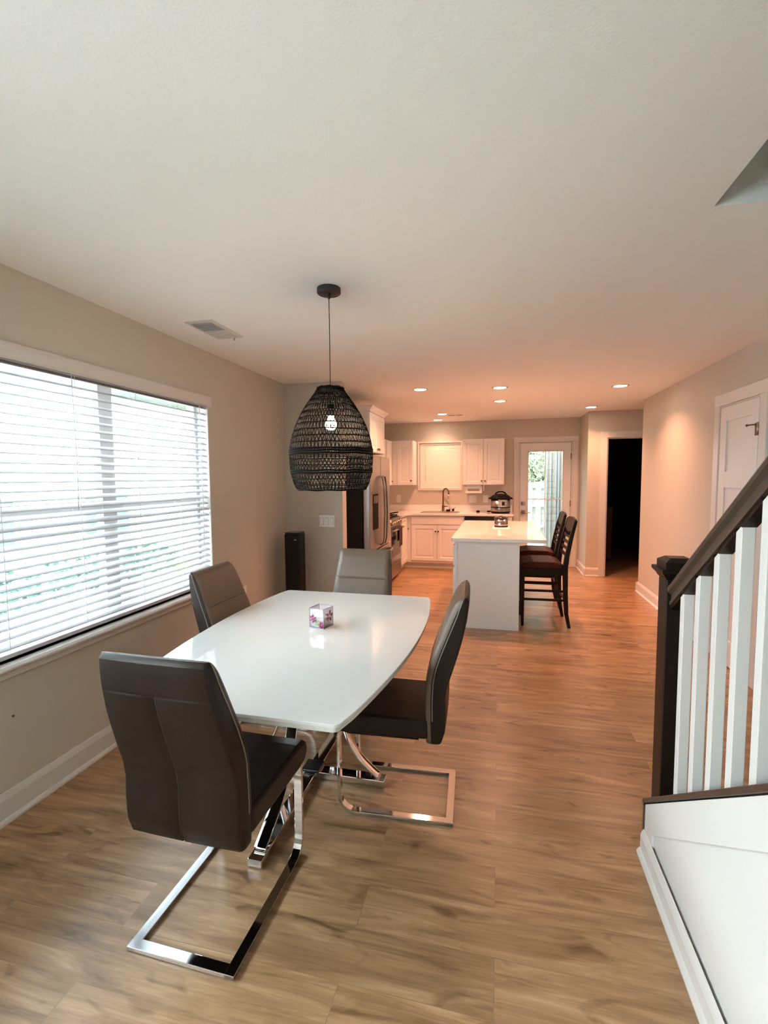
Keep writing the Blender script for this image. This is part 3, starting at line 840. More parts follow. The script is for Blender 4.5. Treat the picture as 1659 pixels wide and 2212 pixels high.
def flower(b, c, U, V, N, r, petals=5, rot=0.0):
    c, U, V, N = map(Vector, (c, U, V, N))
    for k in range(petals):
        a = rot+2*PI*k/petals; d = U*math.cos(a)+V*math.sin(a); q = -U*math.sin(a)+V*math.cos(a)
        ring = []
        for i in range(8):
            t = 2*PI*i/8
            ring.append(b.verts.new(c + d*(r*0.62+r*0.40*math.cos(t)) + q*(r*0.22*math.sin(t)) + N*0.0015))
        top = b.verts.new(c + d*r*0.62 + N*0.0035)
        for i in range(8): b.faces.new((ring[i], ring[(i+1) % 8], top))
b = NB(); flower(b, (-0.020, -s, 0.046), (1, 0, 0), (0, 0, 1), (0, -1, 0), 0.021, 6, 0.5); vobj('painted_flower', b, PINK)
b = NB(); flower(b, (s, 0.012, 0.055), (0, 1, 0), (0, 0, 1), (1, 0, 0), 0.030, 5, 1.4); vobj('painted_flower', b, PINK)
b = NB(); flower(b, (0.030, -s, 0.020), (1, 0, 0), (0, 0, 1), (0, -1, 0), 0.019, 7, 0.2); flower(b, (0.030, -s-0.002, 0.020), (1, 0, 0), (0, 0, 1), (0, -1, 0), 0.012, 5, 0.9); vobj('painted_flower', b, PINK)
b = NB(); flower(b, (0.004, -s, 0.026), (1, 0, 0), (0, 0, 1), (0, -1, 0), 0.016, 5, 0.1); vobj('painted_leaf', b, LEAFV)

# ------------------------------------------------------------------ dining chairs (local: +y forwards, origin at rear of floor frame)
def lerp(tab, z):
    for (z0, v0), (z1, v1) in zip(tab[:-1], tab[1:]):
        if z <= z1: return v0+(v1-v0)*max(0.0, (z-z0)/(z1-z0))
    return tab[-1][1]
FRT = [(0.370, 0.115), (0.47, 0.118), (0.56, 0.118), (0.64, 0.114), (0.69, 0.104), (0.75, 0.084), (0.82, 0.056), (0.90, 0.024), (0.96, -0.002), (0.992, -0.026), (1.0, -0.044)]
REAR = [(0.370, 0.052), (0.42, 0.036), (0.49, 0.034), (0.56, 0.036), (0.62, 0.026), (0.68, 0.006), (0.75, -0.016), (0.82, -0.036), (0.90, -0.054), (0.96, -0.062), (0.985, -0.063), (1.0, -0.053)]
HWD = [(0.370, 0.206), (0.50, 0.208), (0.65, 0.206), (0.80, 0.198), (0.93, 0.188), (0.985, 0.184), (1.0, 0.178)]
def make_chair():
    t = thing('dining_chair', 'x', 'chair', world=False)
    zsr = sorted(set([0.370+0.63*i/40 for i in range(41)] + [0.806, 0.812, 0.818, 0.882, 0.886, 0.890, 0.985, 0.994]))
    b = NB(); rings = []
    for z in zsr:
        f, r, w = lerp(FRT, z), lerp(REAR, z), lerp(HWD, z)
        gf = 0.006 if abs(z-0.812) < 0.001 else 0.0
        gr = 0.003 if abs(z-0.886) < 0.001 else 0.0
        bul = 0.006*math.sin(PI*min(1, max(0, (z-0.45)/0.36))) if z < 0.812 else 0.006*math.sin(PI*min(1, (z-0.812)/0.18))
        th = f-r; e = min(0.016, th*0.35)
        ring = []
        # front face left to right (x from -w to w), then rear
        for u in (-0.94, -0.80, -0.5, 0, 0.5, 0.80, 0.94):
            k = 1-abs(u)**4
            ring.append((u*w, f - gf*(1 if abs(u) < 0.9 else 0) + bul*k))
        ring += [(w-0.003, f-e*0.6), (w, f-e*1.4), (w, r+e*1.0), (w-0.004, r+e*0.3)]
        for u in (0.94, 0.5, 0.02, 0.0, -0.02, -0.5, -0.94):
            gv = 0.005 if (u == 0.0 and z < 0.884) else 0.0
            ring.append((u*w, r + gr + gv - 0.004*(1-u*u)))
        ring += [(-w+0.004, r+e*0.3), (-w, r+e*1.0), (-w, f-e*1.4), (-w+0.003, f-e*0.6)]
        rings.append([b.verts.new((x, y, z)) for x, y in ring])
    n = len(rings[0])
    for a, c in zip(rings[:-1], rings[1:]):
        for k in range(n):
            fc = b.faces.new((a[k], a[(k+1) % n], c[(k+1) % n], c[k])); fc.smooth = True
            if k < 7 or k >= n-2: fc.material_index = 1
    b.faces.new(rings[0][::-1]); b.faces.new(rings[-1])
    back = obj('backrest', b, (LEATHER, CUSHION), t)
    for sgn in (-1, 1):
        b = NB(); pts = []
        for i in range(26):
            z = 0.47+0.52*i/25; f, r, w = lerp(FRT, z), lerp(REAR, z), lerp(HWD, z)
            pts.append((sgn*(w+0.0005), f-min(0.030, (f-r)*0.42), z))
        tube(b, pts, 0.0026, 6); obj('piping', b, PIPING, back)
    b = NB(); tube(b, [(x, lerp(FRT, 0.812)-0.004+0.001, 0.812) for x in (-0.16, -0.08, 0, 0.08, 0.16)], 0.0018, 5); obj('front_seam', b, SEAM, back)
    b = NB(); tube(b, [(0, lerp(REAR, z)-0.001, z) for z in [0.38+0.5*i/16 for i in range(17)]], 0.0018, 5); obj('back_seam', b, SEAM, back)
    # seat: padded slab with rounded front
    b = NB(); prof = [(0.105, 0.385), (0.46, 0.380), (0.510, 0.388), (0.532, 0.405), (0.538, 0.430), (0.532, 0.455), (0.512, 0.470), (0.46, 0.476), (0.30, 0.472), (0.18, 0.470), (0.105, 0.470)]
    prism(b, prof, 'X', -0.207, 0.207)
    obj('seat', b, LEATHER, t, bevel=0.014, seg=3)
    # chrome cantilever frame of flat bar
    b = NB(); W, T = 0.034, 0.014; xs = 0.193-W/2
    for sgn in (-1, 1):
        pts = [(sgn*xs, 0.478, 0.392), (sgn*xs, 0.502, 0.372), (sgn*xs, 0.508, 0.33), (sgn*xs, 0.506, 0.10)]
        for k in range(7):
            a = k/6*PI/2; R = 0.072
            pts.append((sgn*xs, 0.506-R+R*math.cos(a), 0.008+R-R*math.sin(a)))
        pts += [(sgn*xs, 0.30, 0.008), (sgn*xs, 0.0, 0.008)]
        band(b, pts, (1, 0, 0), W, T)
    box(b, -0.193, 0.193, 0.0, W, 0.0011, 0.0149)
    obj('frame', b, CHROME, t, bevel=0.0015)
    b = NB(); box(b, -xs, xs, 0.15, 0.47, 0.366, 0.384); obj('seat_base', b, BLACKS, t)
    return t
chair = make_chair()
GRP = 'brown leather chairs around the dining table'
def put(o, x, y, rz, lab):
    o.location = (x, y, 0); o.rotation_euler = (0, 0, rz); o['label'] = lab; o['group'] = GRP
placed = [(-0.951, 1.178, math.radians(-1.0), 'nearest brown leather dining chair, seen from behind, back seam facing the camera'),
          (-0.188, 2.150, math.radians(93.0), 'brown leather dining chair seen side-on at the right side of the white table'),
          (-1.556, 2.392, math.radians(-91.0), 'brown leather dining chair between the white table and the window'),
          (-0.910, 3.160, math.radians(178.5), 'far brown leather dining chair at the kitchen end of the white table')]
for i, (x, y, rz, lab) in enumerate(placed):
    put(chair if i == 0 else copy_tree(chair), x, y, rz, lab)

# ------------------------------------------------------------------ island
IX0, IX1, IY0, IY1 = -0.440, 0.196, 4.72, 6.50
isl = thing('kitchen_island', 'white kitchen island cabinet with plain end panel', 'island', (-0.12, 5.6, 0))
b = NB(); box(b, IX0+0.022, IX1, IY0, IY1, 0.0, 0.868); obj('body', b, CAB, isl, bevel=0.002)
b = NB(); box(b, IX1-0.03, IX1+0.004, IY0-0.006, IY0, 0.0, 0.868); box(b, IX0+0.022, IX1-0.03, IY0-0.006, IY0, 0.0, 0.03)
box(b, IX0+0.022, IX0+0.045, IY0-0.006, IY0, 0.03, 0.868)
obj('end_trim', b, CAB, isl)
for k in range(3):
    y0 = IY0+0.04+0.58*k
    b = NB(); panel(b, (IX0+0.0, y0, 0.62), (0, 1, 0), (0, 0, 1), (-1, 0, 0), 0.55, 0.20, 0.02, [(0.006, 0.0)]); dr = obj('drawer', b, CAB, isl, bevel=0.003)
    b = NB(); cyl(b, (IX0-0.024, y0+0.27, 0.72), 0.013, 0.024, 'X', 12); obj('knob', b, BRONZE, dr)
    for q in range(2):
        b = NB(); panel(b, (IX0+0.0, y0+0.277*q, 0.115), (0, 1, 0), (0, 0, 1), (-1, 0, 0), 0.272, 0.485, 0.02, [(0.05, 0.0), (0.058, 0.007)]); dd = obj('door', b, CAB, isl, bevel=0.002)
        b = NB(); cyl(b, (IX0-0.024, y0+0.25+0.05*q, 0.55), 0.013, 0.024, 'X', 12); obj('knob', b, BRONZE, dd)
b = NB()
TI = (-0.452, 0.446, 4.668, 6.60)
def rrect(x0, x1, y0, y1, r, m=5):
    p = []
    for cx, cy, a in ((x1-r, y0+r, -PI/2), (x1-r, y1-r, 0), (x0+r, y1-r, PI/2), (x0+r, y0+r, PI)):
        p += [(cx+r*math.cos(a+PI/2*k/m), cy+r*math.sin(a+PI/2*k/m)) for k in range(m+1)]
    return p
prism(b, rrect(*TI, 0.03), 'Z', 0.868, 0.903)
tp = obj('island_countertop', b, QUARTZ, None, bevel=0.003)
tag(tp, 'white polished quartz worktop with overhang on the kitchen island', 'countertop')
CT = 0.903
# small steel canister on a white tray
tr = NB(); prism(tr, rrect(-0.070, 0.130, 5.64, 5.87, 0.012), 'Z', CT, CT+0.006); tr_o = obj('tray', tr, PLATE, None, bevel=0.002)
tag(tr_o, 'small square white tray on the island under the steel canister', 'tray')
cn = thing('steel_canister', 'small steel canister with black lid standing on the island worktop', 'canister', (0.030, 5.76, CT+0.006))
cz = CT+0.006
b = NB(); lathe(b, (0.030, 5.76, cz), [(0, 0.016), (0.076, 0.016), (0.077, 0.02), (0.077, 0.100), (0, 0.100)], 32); obj('body', b, STEEL, cn)
b = NB(); lathe(b, (0.030, 5.76, cz), [(0, 0), (0.081, 0), (0.081, 0.014), (0.077, 0.016), (0, 0.016)], 32); obj('base', b, BLACKG, cn)
b = NB(); lathe(b, (0.030, 5.76, cz), [(0, 0.100), (0.082, 0.100), (0.084, 0.106), (0.080, 0.114), (0.05, 0.120), (0.014, 0.122), (0.014, 0.130), (0, 0.131)], 32); obj('lid', b, BLACKG, cn)

# ------------------------------------------------------------------ kitchen cabinets, back wall run
CFY = 7.655   # front of base carcasses
def knob(b, p, ax): cyl(b, p, 0.006, 0.012, ax, 10); 
def add_knob(parent, p, n):
    b = NB(); p = Vector(p); n = Vector(n)
    ax = 'Y' if abs(n.y) > 0.5 else 'X'
    for (r, d0, d1) in ((0.005, 0, 0.012), (0.014, 0.012, 0.022)):
        q0 = p+n*d0; q1 = p+n*d1; lo = Vector((min(q0.x, q1.x), min(q0.y, q1.y), p.z))
        cyl(b, lo, r, abs(d1-d0), ax, 14)
    return obj('knob', b, BRONZE, parent)
DR = [(0.052, 0.0), (0.060, 0.007), (0.075, 0.007), (0.088, 0.003)]
sk = thing('sink_cabinet', 'white two-door base cabinet under the kitchen sink', 'cabinet', (-0.95, 7.9, 0))
b = NB(); box(b, -1.395, -0.530, CFY, YB-0.002, 0.105, 0.876); box(b, -1.395, -0.530, CFY+0.075, YB-0.002, 0, 0.105)
obj('body', b, CAB, sk)
b = NB(); panel(b, (-1.384, CFY-0.02, 0.735), (1, 0, 0), (0, 0, 1), (0, -1, 0), 0.838, 0.115, 0.02, [(0.006, 0.0)]); obj('false_drawer', b, CAB, sk, bevel=0.004)
for i, x0 in enumerate((-1.384, -0.962)):
    b = NB(); panel(b, (x0, CFY-0.02, 0.140), (1, 0, 0), (0, 0, 1), (0, -1, 0), 0.416, 0.575, 0.02, DR); dd = obj('door', b, CAB, sk, bevel=0.002)
    add_knob(dd, (x0+(0.397 if i == 0 else 0.018), CFY-0.02, 0.622), (0, -1, 0))
co = thing('corner_cabinet', 'white corner base cabinet with a narrow side door beyond the oven range', 'cabinet', (-1.7, 7.7, 0))
b = NB()
CX = -1.468   # front plane of the left run carcasses
box(b, XL+0.002, CX-0.0, 7.145, YB-0.002, 0.105, 0.876); box(b, CX, -1.397, CFY, YB-0.002, 0.105, 0.876)
box(b, XL+0.002, CX-0.07, 7.145, YB-0.002, 0, 0.105); box(b, CX-0.07, -1.397, CFY+0.075, YB-0.002, 0, 0.105)
obj('body', b, CAB, co)
b = NB(); panel(b, (CX+0.02, CFY-0.030, 0.140), (0, -1, 0), (0, 0, 1), (1, 0, 0), 0.43, 0.72, 0.02, DR); dd = obj('door', b, CAB, co, bevel=0.002)
add_knob(dd, (CX+0.02, 7.62, 0.66), (1, 0, 0))
dwx0, dwx1 = -0.526, 0.080
dw = thing('dishwasher', 'dishwasher with black control strip and steel door, right of the sink cabinet', 'dishwasher', (-0.22, 7.9, 0))
b = NB(); box(b, dwx0, dwx1, CFY+0.01, YB-0.01, 0.09, 0.874); obj('body', b, BLACKS, dw)
b = NB(); box(b, dwx0+0.003, dwx1-0.003, CFY-0.030, CFY+0.009, 0.11, 0.800); obj('door', b, STEEL, dw, bevel=0.004)
b = NB(); box(b, dwx0+0.003, dwx1-0.003, CFY-0.030, CFY+0.009, 0.806, 0.868); obj('control_panel', b, BLACKG, dw, bevel=0.003)
b = NB(); tube(b, [(dwx0+0.05, CFY-0.030, 0.775), (dwx0+0.05, CFY-0.065, 0.778), (dwx1-0.05, CFY-0.065, 0.778), (dwx1-0.05, CFY-0.030, 0.775)], 0.010, 8); obj('handle', b, STEEL, dw)
b = NB(); box(b, dwx0+0.01, dwx1-0.01, CFY+0.06, CFY+0.10, 0, 0.09); obj('toe_kick', b, BLACKS, dw)
ec = thing('end_cabinet', 'narrow white end panel cabinet between dishwasher and back door', 'cabinet', (0.145, 7.9, 0))
b = NB(); box(b, 0.082, 0.205, CFY, YB-0.002, 0.105, 0.876); box(b, 0.082, 0.205, CFY+0.075, YB-0.002, 0, 0.105); obj('body', b, CAB, ec, bevel=0.002)
b = NB(); panel(b, (0.088, CFY-0.018, 0.14), (1, 0, 0), (0, 0, 1), (0, -1, 0), 0.111, 0.715, 0.018, [(0.02, 0), (0.026, 0.005)]); obj('filler_panel', b, CAB, ec)
# countertops
b = NB()
yc = CFY-0.035
pts = [(XL+0.003, YB-0.003), (XL+0.003, 7.150), (CX+0.035, 7.150)]
for k in range(7):   # rounded inner corner
    a = PI + (-PI/2)*k/6; R = 0.10
    pts.append((CX+0.035+R+R*math.cos(a), yc-R+R*math.sin(a)))
pts += [(0.225, yc), (0.225, YB-0.003)]
prism(b, pts, 'Z', 0.878, 0.915)
# no hole cut: flat plate with shadow in its steel colour imitates the basin
wt = obj('countertop', b, QUARTZ, None, bevel=0.004)
tag(wt, 'pale L-shaped worktop along the kitchen back wall, with backsplash strip', 'countertop')
b = NB(); box(b, XL+0.022, 0.225, YB-0.022, YB-0.003, 0.9152, 1.015); box(b, XL+0.003, XL+0.022, 7.150, YB-0.003, 0.9152, 1.015)
obj('backsplash', b, QUARTZ, wt, bevel=0.003)
snk = thing('sink', 'inset sink with a pale rim in the worktop under the kitchen window', 'sink', (-0.93, 7.86, 0.915))
b = NB()
sx0, sx1, sy0, sy1 = -1.27, -0.62, 7.70, 8.10
for (r, z) in (): pass
ro = rrect(sx0, sx1, sy0, sy1, 0.05); ri = rrect(sx0+0.02, sx1-0.02, sy0+0.02, sy1-0.02, 0.04)
vo = [b.verts.new((x, y, 0.9155)) for x, y in ro]; vm = [b.verts.new((x, y, 0.921)) for x, y in ri]
vi = [b.verts.new((x, y, 0.917)) for x, y in rrect(sx0+0.027, sx1-0.027, sy0+0.027, sy1-0.027, 0.035)]
for A_, B_ in ((vo, vm), (vm, vi)):
    for k in range(len(A_)): b.faces.new((A_[k], A_[(k+1) % len(A_)], B_[(k+1) % len(A_)], B_[k]))
obj('rim', b, STEEL, snk)
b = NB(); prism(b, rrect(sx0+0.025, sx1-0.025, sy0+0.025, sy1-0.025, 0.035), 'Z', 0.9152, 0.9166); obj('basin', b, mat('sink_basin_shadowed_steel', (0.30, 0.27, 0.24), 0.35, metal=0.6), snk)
fc = thing('faucet', 'tall bronze gooseneck pull-down kitchen faucet behind the sink', 'faucet', (-0.915, 8.15, 0.915))
fx, fy = -0.925, 8.155
b = NB(); lathe(b, (fx, fy, 0.9152), [(0, 0), (0.028, 0), (0.028, 0.006), (0.022, 0.012), (0.022, 0.10), (0.016, 0.115), (0, 0.115)], 20); obj('base', b, BRONZE, fc)
b = NB()
arc = [(fx, fy, 1.02), (fx, fy, 1.235)]
for k in range(1, 13):
    a = PI*k/12; arc.append((fx+0.052-0.052*math.cos(a), fy-0.055*(1-math.cos(a)), 1.235+0.066*math.sin(a)))
arc += [(arc[-1][0]+0.002, arc[-1][1], 1.20)]
tube(b, arc, 0.0125, 12); obj('spout', b, BRONZE, fc)
b = NB(); e_ = arc[-1]; cyl(b, (e_[0], e_[1], 1.125), 0.017, 0.080, n=16, r2=0.014); obj('spray_head', b, NICKEL, fc)
b = NB(); tube(b, [(fx+0.02, fy, 0.995), (fx+0.055, fy-0.005, 0.999), (fx+0.085, fy-0.01, 1.0)], [0.009, 0.008, 0.007]); obj('lever', b, BRONZE, fc)
# things on the worktop
t = thing('scrub_brush', 'dark dish brush with pale handle lying beside the kitchen faucet', 'brush', (-0.80, 8.10, 0.9152))
b = NB(); lathe(b, (-0.83, 8.06, 0.9222), [(0, 0), (0.035, 0), (0.037, 0.012), (0.03, 0.028), (0, 0.032)], 16); obj('head', b, BLACKS, t)
b = NB(); tube(b, [(-0.82, 8.06, 0.948), (-0.77, 8.06, 0.956), (-0.70, 8.06, 0.99)], 0.006, 8); obj('handle', b, NICKEL, t)
b = NB(); box(b, -0.770, -0.735, 8.115, 8.165, 0.9152, 0.965); tag(obj('dish_sponge', b, BLACKS, None, bevel=0.006), 'small dark block sponge on the worktop right of the faucet', 'sponge')
b = NB(); lathe(b, (-0.33, 7.99, 0.9152), [(0, 0), (0.028, 0), (0.030, 0.018), (0.012, 0.028), (0, 0.028)], 16); tag(obj('sink_stopper', b, BLACKS, None), 'small round black stopper lying on the worktop between sink and cooker', 'stopper')
t = thing('kitchen_knife', 'black-handled tool lying on the worktop left of the pressure cooker', 'knife', (-0.13, 7.93, 0.9152))
b = NB(); box(b, -0.27, -0.185, 7.925, 7.945, 0.9155, 0.921); obj('blade', b, STEEL, t)
b = NB(); tube(b, [(-0.185, 7.935, 0.932), (-0.15, 7.935, 0.934), (-0.125, 7.935, 0.932)], [0.010, 0.014, 0.011], 10); obj('handle', b, BLACKS, t)

# pressure cooker
pc = thing('pressure_cooker', 'steel electric pressure cooker with domed black lid on the back worktop', 'pressure cooker', (0.03, 7.835, 0.9152))
pcx, pcy, z0 = 0.03, 7.835, 0.9152
b = NB(); lathe(b, (pcx, pcy, z0), [(0, 0.03), (0.146, 0.03), (0.150, 0.04), (0.150, 0.225), (0, 0.225)], 40); body = obj('body', b, STEEL, pc)
b = NB(); lathe(b, (pcx, pcy, z0), [(0, 0), (0.138, 0), (0.150, 0.012), (0.150, 0.03), (0, 0.03)], 40); obj('base', b, BLACKS, pc)
b = NB(); lathe(b, (pcx, pcy, z0), [(0.150, 0.090), (0.1535, 0.092), (0.1535, 0.102), (0.150, 0.104)], 40); obj('band', b, BLACKS, pc)
b = NB(); lathe(b, (pcx, pcy, z0), [(0, 0.225), (0.165, 0.225), (0.168, 0.236), (0.150, 0.262), (0.118, 0.290), (0.07, 0.306), (0, 0.312)], 40); lid = obj('lid', b, BLACKS, pc)
b = NB()
for s_ in (-1, 1): prism(b, [(pcx+s_*0.140, z0+0.222), (pcx+s_*0.186, z0+0.225), (pcx+s_*0.188, z0+0.238), (pcx+s_*0.150, z0+0.262)], 'Y', pcy-0.04, pcy+0.04)
obj('side_handle', b, BLACKS, lid, bevel=0.003)
b = NB()
arch = [(pcx-0.085, pcy-0.02, z0+0.296), (pcx-0.068, pcy-0.02, z0+0.322), (pcx-0.03, pcy-0.02, z0+0.342), (pcx+0.03, pcy-0.02, z0+0.342), (pcx+0.068, pcy-0.02, z0+0.322), (pcx+0.085, pcy-0.02, z0+0.296)]
tube(b, arch, 0.012, 10); obj('lid_handle', b, BLACKS, lid)
b = NB(); n_ = 10; R_ = 0.156
ang_ = [(-PI/2-0.22 + 0.90*k/n_) for k in range(n_+1)]
outer = [(pcx+R_*math.cos(a), pcy+R_*math.sin(a)) for a in ang_]; inner = [(pcx+0.148*math.cos(a), pcy+0.148*math.sin(a)) for a in ang_]
prism(b, outer+inner[::-1], 'Z', z0+0.106, z0+0.218); cp = obj('control_panel', b, mat('pale_steel_panel', (0.62, 0.62, 0.63), 0.3, metal=0.3), pc)
b = NB(); R_ = 0.1575; ang_ = [(-PI/2+0.12 + 0.30*k/6) for k in range(7)]
outer = [(pcx+R_*math.cos(a), pcy+R_*math.sin(a)) for a in ang_]; inner = [(pcx+0.155*math.cos(a), pcy+0.155*math.sin(a)) for a in ang_]
prism(b, outer+inner[::-1], 'Z', z0+0.130, z0+0.190); obj('display', b, BLACKG, cp)
b = NB()
for a in (-PI/2-0.15, -PI/2-0.05, -PI/2+0.50, -PI/2+0.60):
    for z in (0.125, 0.150, 0.175, 0.200): cyl(b, (pcx+0.1555*math.cos(a), pcy+0.1555*math.sin(a)-0.002, z0+z), 0.006, 0.003, 'Y', 8)
obj('buttons', b, BLACKS, cp)

# ------------------------------------------------------------------ wall cabinets
UR = [(0.052, 0.0), (0.060, 0.008), (0.074, 0.008), (0.086, 0.004)]
UY = 7.935
wc = thing('wall_cabinet', 'white two-door wall cabinet right of the kitchen window', 'cabinet', (-0.245, 8.1, 1.37))
b = NB(); box(b, -0.578, 0.084, UY, YB-0.002, 1.364, 2.112); obj('body', b, CAB, wc, bevel=0.002)
for i, x0 in enumerate((-0.572, -0.244)):
    b = NB(); panel(b, (x0, UY-0.02, 1.372), (1, 0, 0), (0, 0, 1), (0, -1, 0), 0.322, 0.732, 0.02, UR); dd = obj('door', b, CAB, wc, bevel=0.002)
    add_knob(dd, (x0+(0.298 if i == 0 else 0.024), UY-0.02, 1.430), (0, -1, 0))
wc = thing('wall_cabinet', 'white single-door wall cabinet in the corner left of the kitchen window', 'cabinet', (-1.58, 8.1, 1.37))
b = NB(); box(b, -1.782, -1.398, UY, YB-0.002, 1.364, 2.112); obj('body', b, CAB, wc, bevel=0.002)
b = NB(); panel(b, (-1.672, UY-0.02, 1.372), (1, 0, 0), (0, 0, 1), (0, -1, 0), 0.262, 0.732, 0.02, UR); dd = obj('door', b, CAB, wc, bevel=0.002)
add_knob(dd, (-1.436, UY-0.02, 1.440), (0, -1, 0))
wc = thing('wall_cabinet', 'white wall cabinet on the left kitchen wall, meeting the corner cabinet', 'cabinet', (-1.94, 7.55, 1.37))
b = NB(); box(b, XL+0.002, -1.784, 7.16, YB-0.002, 1.364, 2.112); obj('body', b, CAB, wc, bevel=0.002)
b = NB(); panel(b, (-1.764, UY-0.03, 1.372), (0, -1, 0), (0, 0, 1), (1, 0, 0), 0.36, 0.732, 0.02, UR); dd = obj('door', b, CAB, wc, bevel=0.002)
add_knob(dd, (-1.764, UY-0.06, 1.43), (1, 0, 0))
wc = thing('wall_cabinet', 'white wall cabinet over the microwave above the oven range', 'cabinet', (-1.94, 6.77, 1.78))
b = NB(); box(b, XL+0.002, -1.784, 6.385, 7.155, 1.78, 2.112); obj('body', b, CAB, wc, bevel=0.002)
for q in range(2):
    b = NB(); panel(b, (-1.764, 6.765+0.38*q, 1.786), (0, -1, 0), (0, 0, 1), (1, 0, 0), 0.372, 0.32, 0.02, UR); obj('door', b, CAB, wc)
mw = thing('microwave', 'steel over-the-range microwave tucked behind the fridge', 'microwave', (-1.93, 6.77, 1.36))
b = NB(); box(b, XL+0.002, -1.73, 6.39, 7.15, 1.372, 1.778); obj('body', b, STEEL, mw, bevel=0.003)
b = NB(); box(b, -1.73, -1.712, 6.56, 7.14, 1.385, 1.770); obj('door', b, BLACKG, mw, bevel=0.003)
# cabinet over the fridge with crown
FX = -1.352
fcx = -1.392
wc = thing('wall_cabinet', 'tall white cabinet with crown moulding above the fridge', 'cabinet', (-1.75, 5.4, 1.77))
b = NB(); box(b, XL+0.002, fcx, 5.06, 5.745, 1.780, 2.225); obj('body', b, CAB, wc, bevel=0.002)
for i, y0 in enumerate((5.062, 5.404)):
    b = NB(); panel(b, (fcx+0.02, y0+0.337, 1.786), (0, -1, 0), (0, 0, 1), (1, 0, 0), 0.335, 0.432, 0.02, UR); dd = obj('door', b, CAB, wc, bevel=0.002)
    add_knob(dd, (fcx+0.02, y0+(0.31 if i == 0 else 0.03), 1.825), (1, 0, 0))
b = NB()
def crown(b, d0, z0, d1, z1):
    va = [b.verts.new(p) for p in ((XL+0.002, 5.06-d0, z0), (fcx+0.02+d0, 5.06-d0, z0), (fcx+0.02+d0, 5.745+d0, z0), (XL+0.002, 5.745+d0, z0))]
    vb = [b.verts.new(p) for p in ((XL+0.002, 5.06-d1, z1), (fcx+0.02+d1, 5.06-d1, z1), (fcx+0.02+d1, 5.745+d1, z1), (XL+0.002, 5.745+d1, z1))]
    for k in range(4): b.faces.new((va[k], va[(k+1) % 4], vb[(k+1) % 4], vb[k]))
    b.faces.new(va[::-1]); b.faces.new(vb)
crown(b, 0.0, 2.2255, 0.006, 2.238); crown(b, 0.006, 2.238, 0.038, 2.272); crown(b, 0.038, 2.272, 0.040, 2.284)
obj('crown_moulding', b, CAB, wc)
# hidden run between fridge and range
wc = thing('base_cabinet', 'white base cabinet between the fridge and the oven range', 'cabinet', (-1.78, 6.17, 0))
b = NB(); box(b, XL+0.002, CX, 5.965, 6.372, 0.105, 0.876); box(b, XL+0.002, CX-0.07, 5.965, 6.372, 0, 0.105); obj('body', b, CAB, wc, bevel=0.002)
b = NB(); panel(b, (CX+0.02, 6.366, 0.14), (0, -1, 0), (0, 0, 1), (1, 0, 0), 0.395, 0.72, 0.02, DR); obj('door', b, CAB, wc)
b = NB(); box(b, XL+0.003, CX+0.035, 5.962, 6.374, 0.878, 0.915)
tag(obj('countertop', b, QUARTZ, None, bevel=0.003), 'short pale worktop piece between fridge and oven range', 'countertop')

# ------------------------------------------------------------------ fridge
fr = thing('refrigerator', 'stainless steel french-door refrigerator with charcoal side', 'refrigerator', (-1.7, 5.45, 0))
fy0, fy1 = 4.955, 5.935
b = NB(); box(b, XL+0.03, FX-0.085, fy0, fy1, 0.02, 1.735); body = obj('body', b, FRIDGES, fr, bevel=0.006)
b = NB(); box(b, FX-0.078, FX, fy0, (fy0+fy1)/2-0.004, 0.68, 1.748); ld = obj('door', b, STEEL, fr, bevel=0.010, seg=3)
b = NB(); box(b, FX-0.078, FX, (fy0+fy1)/2+0.004, fy1, 0.68, 1.748); rd = obj('door', b, STEEL, fr, bevel=0.010, seg=3)
b = NB(); box(b, FX-0.078, FX, fy0, fy1, 0.06, 0.668); fd = obj('freezer_drawer', b, STEEL, fr, bevel=0.010, seg=3)
ym = (fy0+fy1)/2
for par, yy in ((ld, ym-0.065), (rd, ym+0.060)):
    b = NB(); band(b, [(FX+0.002, yy, 1.515), (FX+0.040, yy, 1.505), (FX+0.056, yy, 1.40), (FX+0.066, yy, 1.10), (FX+0.056, yy, 0.80), (FX+0.040, yy, 0.725), (FX+0.002, yy, 0.715)], (0, 1, 0), 0.030, 0.016, smooth=False)
    obj('handle', b, mat('dark_steel_handle', (0.30, 0.28, 0.26), 0.2, metal=1.0), par, bevel=0.004)
b = NB(); band(b, [(FX+0.002, fy0+0.06, 0.60), (FX+0.05, fy0+0.08, 0.60), (FX+0.058, ym, 0.60), (FX+0.05, fy1-0.08, 0.60), (FX+0.002, fy1-0.06, 0.60)], (0, 0, 1), 0.028, 0.016)
obj('handle', b, STEEL, fd, bevel=0.004)
b = NB(); box(b, FX, FX+0.004, 5.085, 5.315, 0.915, 1.315); dsp = obj('water_dispenser', b, BLACKS, ld, bevel=0.003)
b = NB(); box(b, FX+0.004, FX+0.006, 5.105, 5.295, 1.21, 1.295); obj('display', b, mat('dispenser_display', (0.10, 0.07, 0.06), 0.15), dsp)
b = NB(); box(b, XL+0.1, FX-0.1, fy0+0.03, fy1-0.03, 0.0, 0.02); obj('feet', b, BLACKS, fr)

